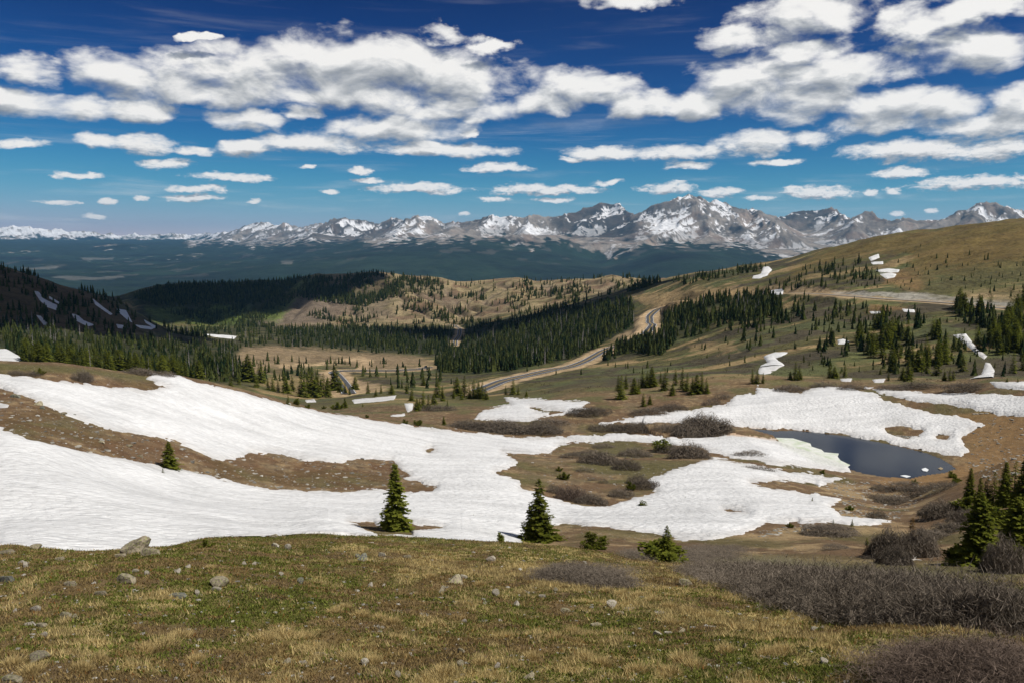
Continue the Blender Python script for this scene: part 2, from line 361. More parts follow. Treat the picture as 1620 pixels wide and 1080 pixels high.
def bed(s):
    s.road = np.full(s.Z.shape, 99., np.float32)
    for k, (p, hw) in PATHS.items():
        lo = np.hypot(p[:, 0], p[:, 1]).min() - 40; hi = np.hypot(p[:, 0], p[:, 1]).max() + 40
        azs = np.arctan2(p[:, 0], p[:, 1]); c0 = np.searchsorted(DENSE, azs.min() - .05); c1 = np.searchsorted(DENSE, azs.max() + .05)
        j0 = np.searchsorted(s.rows, lo); j1 = np.searchsorted(s.rows, hi)
        if j1 - j0 < 2 or c1 - c0 < 2: continue
        X = s.X[c0:c1, j0:j1]; Y = s.Y[c0:c1, j0:j1]
        best = np.full(X.shape, 1e9); zb = np.zeros(X.shape)
        for q0, q1 in zip(p[:-1], p[1:]):
            ex, ey = q1[0]-q0[0], q1[1]-q0[1]; L2 = ex*ex + ey*ey + 1e-9
            t = np.clip(((X-q0[0])*ex + (Y-q0[1])*ey) / L2, 0, 1)
            d = np.hypot(X-q0[0]-t*ex, Y-q0[1]-t*ey)
            m = d < best; best = np.where(m, d, best); zb = np.where(m, q0[2] + t*(q1[2]-q0[2]), zb)
        w = 1 - sst(hw + 4.5, hw + 16, best)
        s.Z[c0:c1, j0:j1] = s.Z[c0:c1, j0:j1] * (1 - w) + (zb - .25) * w
        s.road[c0:c1, j0:j1] = np.minimum(s.road[c0:c1, j0:j1], best - hw + (2.6 if k == 'd' else 0))
bed(mid)
mid.Z[:, 0] = near.Z[:, -1]; 
far.Z[:, 0] = mid.Z[:, -1]
relook()
for s in (near, mid, far): s.project()

# ------------------------------------------------------------------ snow outlines (photo pixels)
BAND = [(-120,575),(-60,594),(0,612),(50,632),(87,648),(133,667),(183,680),(233,688),(277,698),(317,715),(353,727),(387,723),(393,715),(433,717),(483,727),(540,731),(567,723),(620,727),(637,743),(650,752),(640,757),(690,770),(682,777),(640,778),(600,775),(557,778),(540,781),(467,775),(417,772),(333,753),(287,742),(247,737),(180,723),(100,707),(33,688),(0,678),(-60,662),(-120,650)]
ISLAND = [(1033,701),(973,697),(907,698),(880,707),(873,715),(840,718),(795,715),(818,730),(807,740),(782,745),(823,760),(823,773),(845,776),(867,787),(890,793),(963,803),(980,793),(1040,777),(1023,760),(1067,740),(1080,737),(1113,730),(1130,725),(1213,740),(1280,748),(1320,757),(1375,760),(1375,748),(1337,744),(1280,739),(1213,732),(1147,720),(1113,710),(1080,704)]
SLIVER = [(551,824),(590,825),(612,836),(640,824),(700,834),(680,838),(650,841),(655,848),(600,846),(575,836)]
INLET = [(1187,764),(1230,758),(1290,764),(1300,778),(1280,783),(1230,774)]
MAIN = [(-140,575),(-60,586),(0,592),(50,597),(100,603),(140,608),(187,613),(233,617),(253,616),(272,612.5),(253,608),(232,599),(240,592),(283,593),(317,605),(367,617),(417,630),(467,643),(540,657),(590,665),(640,672),(690,678),(740,683),(790,688),(823,693),(857,693),(907,688),(973,687),(1040,688),(1080,693),(1130,690),(1158,684),(1165,686),(1195,689),(1232,697),(1262,708),(1300,719),(1343,737),(1345,746),(1330,760),(1305,765),(1285,779),(1330,790),(1315,802),(1333,817),(1410,823),(1380,830),(1297,827),(1213,827),(1183,843),(1130,853),(1080,853),(1040,845),(973,835),(890,827),(862,834),(840,842),(820,862),(800,885),(727,885),(640,880),(560,872),(500,868),(433,868),(367,875),(310,885),(250,897),(187,897),(117,905),(63,897),(0,892),(-140,880)]
SNOW = [   # polygon, holes, dmin, dmax, label
 (MAIN,[BAND,ISLAND,SLIVER,INLET,[(672,711),(684,707),(688,711),(678,716)],[(1143,805),(1172,806),(1180,811),(1150,810)]],34,225,'large snowfield sweeping across the basin behind the turf crest'),
 ([(938,671),(972,664),(1007,659),(1080,649),(1150,640),(1160,627),(1193,622),(1199,612),(1265,620),(1300,611),(1340,613),(1383,622),(1403,632),(1447,647),(1513,658),(1558,672),(1520,692),(1532,712),(1520,722),(1463,712),(1413,702),(1347,689),(1287,682),(1257,679),(1227,680),(1160,672),(1100,668),(1040,668),(975,670)],[[(1395,676),(1420,673),(1460,680),(1455,690),(1435,693),(1410,686)],[(1480,690),(1490,687),(1503,689),(1499,693),(1482,693)]],150,245,'broad snowfield sloping down to the far shore of the pond'),
 ([(1368,613),(1400,614),(1450,620),(1540,623),(1620,624),(1760,622),(1760,668),(1620,658),(1580,657),(1530,646),(1480,637),(1430,630),(1395,622)],[],140,240,'long snow strip above the tawny bank at the frame edge'),
 ([(753,662),(757,652),(780,645),(807,640),(799,628),(830,630),(873,632),(932,634),(923,642),(930,646),(890,657),(855,660),(827,667),(790,666)],[[(839,644),(890,651),(873,654),(847,650)]],190,330,'notched snow patch below the small spruces in mid valley'),
 ([(1227,557),(1247,557),(1237,563),(1226,566),(1241,577),(1227,585),(1210,592),(1199,590),(1203,578),(1214,574),(1208,563)],[],300,520,'broken snow patch beside the willow bench'),
 ([(1508,530),(1528,528),(1547,553),(1562,563),(1557,568),(1546,560),(1530,547)],[],250,520,'narrow snow tongue in the upper gully'),
 ([(1559,573),(1566,574),(1573,585),(1571,602),(1530,603),(1535,599),(1553,592)],[],240,420,'fan shaped snow patch at the foot of the gully'),
 ([(1566,604),(1590,604),(1640,602),(1640,618),(1600,616),(1575,612)],[],205,330,'thin snow sheet below the fan shaped patch'),
 ([(1386,428),(1405,425),(1423,427),(1421,431),(1392,431)],[],600,1050,'upper of two oval snow patches on the golden hill'),
 ([(1392,434),(1410,432),(1418,434),(1415,439),(1402,441)],[],600,1050,'lower of two oval snow patches on the golden hill'),
 ([(1374,408),(1390,402),(1391,408),(1378,413)],[],600,1050,'small snow patch among the hill spruces'),
 ([(1378,415),(1397,414),(1397,418),(1380,418)],[],600,1050,'flat snow patch under the hill spruces'),
 ([(1208,423),(1216,422),(1221,427),(1212,437),(1200,441),(1190,441),(1192,437),(1204,434)],[],600,1300,'hooked snow patch on the shoulder of the hill'),
 ([(1219,460),(1240,457),(1238,466),(1217,467)],[],450,900,'snow patch beside the road cutting'),
 ([(1427,489),(1446,490),(1447,494),(1430,493)],[],350,650,'small snow scrap under the road bank'),
 ([(1376,493),(1394,493),(1392,496),(1378,496)],[],350,650,'thin snow scrap on the brown flat under the road'),
 ([(1325,538),(1334,536),(1343,540),(1338,544),(1326,544)],[],280,560,'small snow scrap between hillside spruces'),
 ([(1329,599),(1348,598),(1346,603),(1332,603)],[],225,420,'snow scrap beside the bench spruces'),
 ([(1380,600),(1400,599),(1398,604),(1384,605)],[],225,420,'dull snow scrap in the willow flat'),
 ([(54,461),(61,462),(69,473),(90,483),(90,491),(75,486),(63,475)],[],850,1160,'large snow streak on the dark hill'),
 ([(78,469),(95,479),(93,481),(78,472)],[],850,1160,'thin snow streak above the large one on the dark hill'),
 ([(114,497),(122,498),(132,507),(149,514),(138,516),(120,507)],[],850,1160,'curved snow streak low on the dark hill'),
 ([(147,473),(163,486),(178,497),(174,498),(151,482)],[],850,1160,'diagonal snow streak near the dark hill crest'),
 ([(58,499),(64,500),(76,513),(70,515)],[],850,1160,'short snow streak at the hill foot'),
 ([(206,487),(217,487),(225,493),(220,494)],[],850,1160,'snow curl near the tip of the dark hill'),
 ([(185,489),(199,491),(209,510),(203,507),(190,496)],[],850,1160,'broken snow streak near the tip of the dark hill'),
 ([(214,514),(245,518),(240,521),(222,519)],[],850,1160,'flat snow streak at the tip of the dark hill'),
 ([(228,506),(248,517),(244,519),(231,511)],[],850,1160,'steep snow streak at the tip of the dark hill'),
 ([(184,513),(196,515),(200,520),(187,519)],[],800,1160,'snow scrap above the left forest'),
 ([(-60,530),(0,545),(12,553),(30,563),(38,573),(0,572),(-60,572)],[],250,600,'snowbank at the frame edge above the hillock'),
 ([(321,528),(345,529),(374,532),(370,536),(340,533)],[],800,1300,'pale snow scrap on the knoll beyond the forest'),
 ([(557,632),(580,629),(600,628),(627,625),(624,631),(585,636),(560,637)],[],230,420,'thin snow strip behind the snowfield rim'),
 ([(483,632),(497,631),(500,635),(485,636)],[],230,420,'tiny snow scrap behind the snowfield rim'),
 ([(618,657),(640,654),(641,657),(620,659)],[],200,330,'sliver of snow in the dark willow hollow'),
 ([(640,638),(654,637),(652,648),(645,651),(642,645)],[],200,350,'snow scrap under the spruce clump'),
 ([(-20,636),(0,637),(14,640),(12,644),(-20,645)],[],80,130,'small snow remnant on the brown band'),
]
def mask_on(s, poly, d0, d1, feather=6, jit=None, pad=30):
    v = poly_sdf(s.px, s.py, poly, pad)
    v = np.where((s.Rr >= d0) & (s.Rr <= d1), v, -1e3)
    if jit is not None: v = v + jit
    return np.clip(v / feather + .5, 0, 1)

# forests: polygon, dmin, dmax, trees, height range, clumpiness, shade of floor
FOREST = [
 ([(0,508),(60,514),(130,523),(200,534),(330,540),(420,534),(520,531),(620,541),(705,547),(690,562),(600,559),(500,552),(430,548),(385,550),(372,566),(400,590),(420,602),(300,606),(200,592),(0,574),(-50,570),(-50,505)],360,1150,1500,(7,11),.15,.9),
 ([(686,580),(700,562),(760,547),(800,522),(850,502),(940,482),(985,474),(1003,480),(1004,510),(985,530),(962,540),(935,556),(900,568),(850,578),(800,588),(740,590),(700,592)],420,1330,1900,(9,13),.0,1.),
 ([(420,524),(560,514),(690,520),(735,512),(800,508),(850,496),(900,480),(870,500),(800,522),(760,547),(700,562),(560,548),(450,538)],900,1560,1300,(9,12),.1,1.),
 ([(950,574),(990,562),(1050,562),(1072,535),(1110,532),(1150,512),(1230,502),(1240,482),(1195,470),(1120,474),(1065,492),(1046,505),(1040,527),(1012,542),(965,556)],420,1150,900,(8,12),.25,.8),
 ([(1100,480),(1250,470),(1400,482),(1500,490),(1620,500),(1620,600),(1500,596),(1400,590),(1300,560),(1200,530),(1110,530)],235,620,210,(5,8.5),.85,.0),
 ([(1505,480),(1560,487),(1620,492),(1690,495),(1690,560),(1600,560),(1560,540),(1520,510)],280,620,100,(6,9),.5,.3),
 ([(1170,466),(1230,440),(1290,420),(1390,404),(1402,420),(1395,440),(1350,452),(1280,457),(1200,466)],560,1150,200,(5,8),.6,.3),
 ([(1060,445),(1130,433),(1210,421),(1225,425),(1150,440),(1080,452)],800,1330,130,(7,10),.4,.4),
 ([(1400,385),(1560,395),(1620,440),(1620,470),(1450,465),(1400,440)],520,900,22,(4,6.5),.2,.0),
 ([(-80,400),(0,412),(45,430),(100,450),(145,460),(185,471),(210,489),(245,512),(262,526),(200,532),(130,520),(60,512),(0,506),(-80,500)],820,1170,620,(8,12),.85,.25),
 ([(250,516),(420,510),(480,518),(700,520),(705,540),(420,532),(330,540),(262,530)],1080,1620,700,(9,12),.35,.7),
 ([(205,470),(250,455),(290,449),(400,447),(450,444),(478,440),(455,462),(420,478),(330,482),(250,484)],1450,2460,1900,(11,15),.0,1.),
 ([(250,484),(330,482),(420,478),(455,462),(480,440),(500,438),(470,470),(440,500),(400,518),(300,518)],1450,2460,900,(9,13),.7,.4),
 ([(480,440),(530,438),(600,432),(700,446),(705,458),(640,466),(575,486),(530,480),(500,478),(470,470)],1450,2460,1500,(11,15),.55,.5),
 ([(480,500),(560,478),(700,452),(860,438),(1000,438),(1060,446),(1000,470),(900,490),(800,505),(700,517),(560,517)],1150,2150,1500,(9,14),.98,.0),
 ([(1080,520),(1250,490),(1400,490),(1620,510),(1620,600),(1300,592),(1100,575)],235,640,240,(2.,4.5),.3,.0),
 ([(1330,440),(1450,420),(1640,420),(1640,475),(1450,465),(1330,458)],450,900,70,(2.5,5),.3,.0),
 ([(400,575),(440,560),(620,560),(700,580),(700,612),(560,626),(450,618),(400,600)],380,760,190,(6,9),.7,.0),
 ([(870,560),(960,575),(1130,545),(1150,570),(1050,590),(900,600),(820,605),(700,610),(720,595)],330,700,34,(3,5),.3,.0),
]
CL = dict(
 green=lin(96,98,46), brown=lin(122,103,70), straw=lin(184,164,110), soil=lin(92,76,60),
 heath=lin(112,91,68), tan=lin(162,140,104), olive=lin(96,92,58), tawny=lin(138,110,74), wet=lin(102,76,54),
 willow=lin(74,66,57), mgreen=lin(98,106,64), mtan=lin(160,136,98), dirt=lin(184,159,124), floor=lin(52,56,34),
 slope=lin(152,136,102), slope2=lin(124,103,79), hill=lin(114,96,56), grey=lin(165,160,148), meadow=lin(140,121,94), slope3=lin(120,106,92), lime=lin(106,124,54))
CL = {k: (v * .95).astype(np.float32) for k, v in CL.items()}
def mixc(a, c, m): return a * (1 - m[..., None]) + CL[c] * m[..., None] if isinstance(c, str) else a * (1 - m[..., None]) + c * m[..., None]

# near colours
X, Y = near.X.astype(np.float32), near.Y.astype(np.float32); Rr = near.Rr
n1 = fbm(X/4.2, Y/4.2, 4, 101); n2 = fbm(X/1.3+5, Y/1.3, 4, 111); n3 = fbm(X/14, Y/14, 3, 121); n4 = fbm(X/9+3, Y/5, 4, 131)
alb = np.zeros(near.Z.shape + (3,), np.float32) + CL['brown']
n5 = fbm(X/.5, Y/.5, 3, 511)
alb = mixc(alb, 'green', sst(-.3, .4, .45*n1 + .5*n2 + .5*n5) * .75)
alb = mixc(alb, 'straw', sst(.05, .5, .6*n2 + .3*n3 + .5*n5 - .06) * .7)
alb = mixc(alb, 'soil', sst(.3, .55, -n2 + .4*n4) * .6)
STRAWBAND = [(540,855),(700,862),(900,880),(1000,905),(1100,930),(1230,960),(1300,985),(1180,985),(1060,950),(960,925),(820,900),(640,880),(520,872)]
alb = mixc(alb, 'straw', mask_on(near, STRAWBAND, 8, 36, 20) * sst(-.3, .3, n2 + n1*.5) * .75)
alb = mixc(alb, 'brown', mask_on(near, [(-20,850),(330,850),(520,850),(300,930),(-20,980)], 8, 36, 40) * .6)
b = np.zeros_like(alb) + CL['heath']
b = mixc(b, 'tan', sst(-.05, .45, n4 + .5*n2) * .75)
b = mixc(b, 'olive', sst(.0, .5, n3 + .3*n1) * .65)
b = mixc(b, 'willow', sst(.15, .5, n4 - .3*n1) * .5 * sst(70, 110, Rr))
b = mixc(b, 'tawny', mask_on(near, [(1500,640),(1640,640),(1640,790),(1500,770),(1440,755),(1520,740),(1530,710)], 90, 200, 25) * .75)
b = mixc(b, 'wet', mask_on(near, [(x, y) for x, y in BAND], 60, 140, 16) * sst(-.3, .4, n1 + .4*n3) * .6)
b = mixc(b, 'olive', mask_on(near, [(1060,868),(1620,890),(1620,985),(1400,950),(1150,905)], 26, 52, 30) * .7)
b = mixc(b, 'tan', mask_on(near, [(1300,760),(1500,760),(1560,830),(1300,860),(1180,850)], 50, 140, 25) * sst(-.2, .4, n4) * .7)
b = mixc(b, 'olive', mask_on(near, [(-40,572),(100,578),(280,600),(330,612),(150,592),(-40,584)], 110, 145, 5) * .8)
b = mixc(b, 'wet', mask_on(near, [(-40,590),(250,605),(280,612),(240,618),(-40,604)], 90, 136, 8) * .5)
b = mixc(b, 'olive', mask_on(near, ISLAND, 90, 190, 20) * sst(-.3,.4,n3) * .6)
b = mixc(b, 'tawny', mask_on(near, [(1450,735),(1520,738),(1560,755),(1440,775),(1380,762)], 100, 180, 8) * .9)
b = mixc(b, 'mgreen', sst(190, 260, Rr) * sst(-.1, .5, n3 + .3*fbm(X/40, Y/12, 3, 141)) * .6)
w36 = sst(33, 42, Rr)
alb = alb * (1 - w36[..., None]) + b * w36[..., None]
# orange algae and pale slush round the inlet of the pond
near.snow_tint = mask_on(near, [(1150,676),(1200,678),(1236,684),(1240,697),(1195,693),(1150,690)], 150, 200, 5)
def mid_colour(s):
    X, Y, Rr, P = s.X.astype(np.float32), s.Y.astype(np.float32), s.Rr, s.P
    a1 = fbm(X/55, Y/55, 4, 151); a2 = fbm(X/120+9, Y/40, 4, 161); a3 = fbm(X/12, Y/12, 3, 171)
    c = np.zeros(s.Z.shape + (3,), np.float32) + CL['olive'] * .92
    c = mixc(c, 'willow', sst(-.1, .3, a2 + .25*a3) * .75)
    c = mixc(c, 'mgreen', sst(.0, .4, a1 - .2*a3) * .55)
    c = mixc(c, 'mtan', sst(.28, .6, a2*-1 + .35*a1 + .2*a3) * .8)
    def pm(poly, d0, d1, col, f=8, k=1., jn=6):
        nonlocal c
        c = mixc(c, col, mask_on(s, poly, d0, d1, f, a3 * jn) * k)
    pm([(368,546),(440,540),(560,552),(640,560),(700,575),(600,585),(520,575),(440,582),(400,590),(372,568)],500,1300,'meadow',8,.9)
    pm([(440,577),(500,574),(545,566),(575,564),(592,570),(590,576),(575,587),(562,583),(572,573),(550,571),(500,579),(442,581)],450,1000,'dirt',3,.9,2)
    pm([(512,590),(530,583),(545,585),(560,600),(618,612),(600,622),(552,622),(530,610)],380,800,'dirt',4,.75,3)
    pm([(400,605),(440,590),(520,600),(560,620),(500,632),(440,620)],360,700,'mtan',8,.6)
    pm([(1000,505),(1020,497),(1028,500),(1024,520),(1000,530),(985,535),(958,540),(980,526),(1004,522)],500,1100,'dirt',3,.85,3)
    pm([(1037,512),(1044,500),(1046,512),(1038,522)],500,1100,'dirt',2,.8,1)
    pm([(1000,470),(1100,455),(1180,455),(1240,452),(1350,462),(1340,468),(1240,462),(1180,470),(1100,482),(1060,492),(1040,490)],500,1350,'mtan',6,.8)
    pm([(1215,452),(1280,454),(1340,461),(1330,467),(1280,463),(1215,460)],450,900,'dirt',4,.75,3)
    pm([(1315,461),(1390,463),(1470,464),(1545,473),(1620,480),(1640,492),(1560,486),(1500,480),(1400,472),(1330,468)],420,800,'grey',4,.85,4)
    pm([(1520,462),(1560,458),(1620,470),(1640,478),(1560,475),(1530,470)],420,800,'dirt',5,.5)
    pm([(1230,452),(1290,400),(1400,370),(1640,340),(1640,420),(1500,440),(1440,440),(1440,400),(1380,400),(1290,425)],480,1500,'hill',14,.72,10)
    pm([(1440,400),(1500,380),(1640,360),(1640,412),(1500,425)],480,1200,'hill',20,.45,10)
    pm([(1400,430),(1450,425),(1480,440),(1450,460),(1400,450)],500,1000,'tawny',8,.7)
    pm([(1440,430),(1640,410),(1640,470),(1480,468)],450,950,'olive',14,.7,12)
    pm([(1378,482),(1440,484),(1430,492),(1370,494)],380,650,'tawny',4,.7,3)
    pm([(1480,545),(1510,535),(1550,570),(1560,600),(1480,600),(1440,590)],230,520,'olive',10,.7)
    pm([(1090,545),(1160,540),(1170,555),(1090,560)],330,650,'mtan',5,.6)
    # ridge slopes
    rid = sst(14.9, 15.1, P) * (1 - sst(16.4, 16.8, P))
    right = sst(R(-17), R(-12), AZn)[:, None] * (1 - sst(R(13), R(17), AZn)[:, None])
    sl = np.zeros_like(c) + CL['slope']
    sl = mixc(sl, 'slope2', sst(-.1, .35, a1 + .4*a3))
    sl = mixc(sl, 'olive', sst(.1, .45, a2 + .3*a3) * .55)
    sl = mixc(sl, 'slope3', np.clip(s.gul * 1.3, 0, 1) * .6)  # gullies tinted greyer and darker than the slope
    c = c * (1 - (rid * right)[..., None]) + sl * (rid * right)[..., None]
    pm([(400,515),(430,478),(500,445),(545,455),(560,478),(520,512),(460,520)],1450,2400,'slope3',14,.8)  # darker grey-brown patch on the ridge slope
    pm([(205,470),(330,475),(450,460),(440,500),(400,518),(240,518)],1300,2450,'floor',14,.8)
    pm([(290,500),(345,478),(395,484),(385,512),(310,516)],1300,2400,'lime',12,.9)
    pm([(230,488),(290,482),(300,510),(250,512)],1300,2400,'lime',12,.6)
    pm([(395,500),(440,480),(470,470),(440,510)],1500,2400,'lime',8,.7)
    pm([(470,440),(520,437),(500,455),(450,470)],1500,2450,'lime',8,.6)
    # dark hill on the left: brown scree
    pm([(-80,400),(100,445),(260,520),(200,530),(-80,505)],830,1170,'heath',10,.9)
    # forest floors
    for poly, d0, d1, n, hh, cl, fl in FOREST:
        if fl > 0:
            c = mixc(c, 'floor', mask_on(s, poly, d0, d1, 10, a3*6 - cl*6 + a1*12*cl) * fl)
    gx = sst(.0, 3.2, s.road) * (1 - sst(4.5, 9, s.road + a3*3))
    c = mixc(c, 'dirt', np.clip(gx + (s.road < 3.2) * 1., 0, 1) * .8)
    return c
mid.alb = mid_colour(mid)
# blend the near colours to the middle ones at the seam
sw = sst(285, 350, Rr)
X2, Y2 = X, Y
a1 = fbm(X/55, Y/55, 4, 151); a2 = fbm(X/120+9, Y/40, 4, 161); a3 = fbm(X/12, Y/12, 3, 171)
c = np.zeros_like(alb) + CL['olive'] * .92
c = mixc(c, 'willow', sst(-.1, .3, a2 + .25*a3) * .75); c = mixc(c, 'mgreen', sst(.0, .4, a1 - .2*a3) * .55)
c = mixc(c, 'mtan', sst(.28, .6, a2*-1 + .35*a1 + .2*a3) * .8)
sw = sst(210, 300, Rr)[..., None]
near.alb = alb * (1 - sw) + c * sw

# far colours: rock, snow, forest, meadows
def far_colour(s):
    X, Y, Rr = s.X.astype(np.float32), s.Y.astype(np.float32), s.Rr
    f1 = fbm(X/700, Y/700, 5, 181); f2 = fbm(X/180, Y/180, 4, 191); f3 = fbm(X/2600, Y/900, 4, 201)
    forest = np.array([.009, .019, .010], np.float32); rock = np.array([.205, .178, .150], np.float32)
    c = np.zeros(s.Z.shape + (3,), np.float32) + forest
    c = c * (1 + .35 * f2 + .35 * f1 + .7 * f3)[..., None]  # stretched bands in the forest colour stand in for cloud shadows
    mead = sst(.32, .6, f3 + .4*f2) * (1 - sst(9000, 11000, Rr)) * .06
    c = mixc(c, np.array([.07, .075, .05], np.float32), mead)
    for poly in ([(35,424),(60,423),(92,422),(90,426),(40,427)],[(82,438),(100,437),(150,439),(195,437),(198,440),(150,443),(110,443)],[(128,408),(180,408),(178,411),(132,411.5)],[(445,414),(464,413),(462,418),(446,418)]):
        c = mixc(c, np.array([.10, .10, .085], np.float32), mask_on(s, poly, 5000, 26000, 2, f2*1.5))
    hh = s.dlt + f1 * 150 + f2 * 90
    TIMBER = [(300,300),(300,384),(345,382),(400,386),(470,383),(520,384),(560,379),(590,384),(640,380),(700,387),(735,378),(765,379),(800,378),(812,387),(838,390),(858,382),(900,384),(925,393),(950,390),(966,406),(990,398),(1012,388),(1050,384),(1075,389),(1110,385),(1140,392),(1165,385),(1190,392),(1215,405),(1250,408),(1290,402),(1330,404),(1400,400),(1640,400),(1640,300)]
    tm = mask_on(s, TIMBER, 9800, 26000, 4, (f2 * 10 + perlin(AZn[:, None] * 95 + f1, Rr / 5000, 251) * 9), pad=60)
    rk = np.maximum(sst(60, 150, hh) * (s.mtn > 0), tm)
    rc = rock * (1 + .40*f1 + .40*f2 + .25*(s.fine - .9) + .2*(s.ero-.9))[..., None]
    rc = mixc(rc, np.array([.26, .175, .125], np.float32), sst(.1, .6, fbm(X/420+4, Y/420, 3, 211)) * .4)
    dark = mask_on(s, [(880,345),(915,332),(945,318),(972,317),(996,334),(1012,350),(1010,384),(940,392),(905,378),(878,352)], 12300, 15200, 14, f1*8) * .85  # cloud shadow over this peak, put into the rock colour
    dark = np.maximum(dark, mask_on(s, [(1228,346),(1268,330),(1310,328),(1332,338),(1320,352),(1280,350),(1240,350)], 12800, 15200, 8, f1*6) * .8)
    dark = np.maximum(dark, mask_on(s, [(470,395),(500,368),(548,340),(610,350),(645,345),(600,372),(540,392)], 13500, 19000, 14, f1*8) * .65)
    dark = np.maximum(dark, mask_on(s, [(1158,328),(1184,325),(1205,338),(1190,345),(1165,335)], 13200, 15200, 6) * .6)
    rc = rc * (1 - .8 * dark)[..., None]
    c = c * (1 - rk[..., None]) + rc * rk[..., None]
    # snow: lies in the gullies, more with height, and nearly everywhere on the farthest range
    gully = 1 - s.ero * .62 - s.fine * .30
    h2 = np.clip((s.dlt - 150) / 600, 0, 1)
    bowls = fbm(X/1000, Y/1000, 3, 221)
    fr = sst(21000, 27000, Rr)
    lat = AZn[:, None] * Rr; str1 = perlin(lat / 170 + Rr / 230 + f1 * 1.3, Rr / 1500 + lat / 2500, 231); str2 = perlin(lat / 90 - Rr / 210 + f1, Rr / 900, 233)
    v = gully * .8 + .10 * h2 + .30 * bowls + .50 * np.maximum(str1, str2 * .8) + .30 * fbm(X/48, Y/48, 2, 235) + .55 * fr - .56 - .10 * dark
    for poly, k in (([(1090,345),(1130,345),(1180,372),(1190,395),(1120,400),(1070,392),(1080,365)], .04), ([(1020,335),(1060,308),(1092,300),(1125,315),(1150,330),(1110,352),(1060,350)], -.24), ([(1020,345),(1060,340),(1040,372),(1012,380),(1000,352)], .10), ([(940,340),(990,340),(1000,368),(950,362)], .14),
                    ([(1270,345),(1310,345),(1300,372),(1275,368)], .28), ([(790,355),(830,352),(880,360),(870,372),(800,372)], .15), ([(380,352),(480,352),(500,372),(390,376)], .22),([(640,345),(700,345),(660,375),(600,382)], .12)):
        v = v + mask_on(s, poly, 10500, 25000, 16, f1*8) * k
    sn = sst(.0, .07, v) * np.maximum(sst(60, 170, hh), sst(.6, 1, tm) * .45)
    c = mixc(c, np.array([.80, .80, .80], np.float32), np.clip(sn, 0, 1))
    # bright rock scars in the forest
    sc = sst(.42, .55, fbm(X/300, Y/700, 4, 241)) * (1 - rk) * sst(9000, 10000, Rr) * (1 - sst(14500, 16000, Rr)) * .25
    c = mixc(c, rock * .8, sc)
    return c
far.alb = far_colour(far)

# ------------------------------------------------------------------ mesh helpers
def new_mesh(name, V, faces, alb=None, smooth=True):
    """faces: (n,3) or (n,4) int array"""
    V = np.ascontiguousarray(V, np.float32); faces = np.ascontiguousarray(faces, np.int32)
    me = bpy.data.meshes.new(name); n, k = faces.shape
    me.vertices.add(len(V)); me.vertices.foreach_set('co', V.ravel())
    me.loops.add(n * k); me.loops.foreach_set('vertex_index', faces.ravel())
    me.polygons.add(n); me.polygons.foreach_set('loop_start', np.arange(0, n * k, k, dtype=np.int32))
    me.polygons.foreach_set('use_smooth', np.full(n, smooth, bool))
    me.update(calc_edges=True)
    if alb is not None:
        a = me.color_attributes.new('alb', 'FLOAT_COLOR', 'POINT')
        col = np.ones((len(V), 4), np.float32); col[:, :3] = alb; a.data.foreach_set('color', col.ravel())
    return me
def put(name, me, mat=None, label=None, cat=None, group=None, kind=None, parent=None, loc=None):
    o = bpy.data.objects.new(name, me); C.objects.link(o)
    if mat and me and hasattr(me, 'materials') and not me.materials: me.materials.append(mat)
    if label: o['label'] = label
    if cat: o['category'] = cat
    if group: o['group'] = group
    if kind: o['kind'] = kind
    if parent: o.parent = parent
    if loc is not None: o.location = loc
    return o
def grid_faces(nc, nr, wrap=True):
    i = np.arange(nc if wrap else nc - 1); j = np.arange(nr - 1)
    I, J = np.meshgrid(i, j, indexing='ij'); I2 = (I + 1) % nc
    return np.stack([I*nr+J, I2*nr+J, I2*nr+J+1, I*nr+J+1], -1).reshape(-1, 4)[:, ::-1]

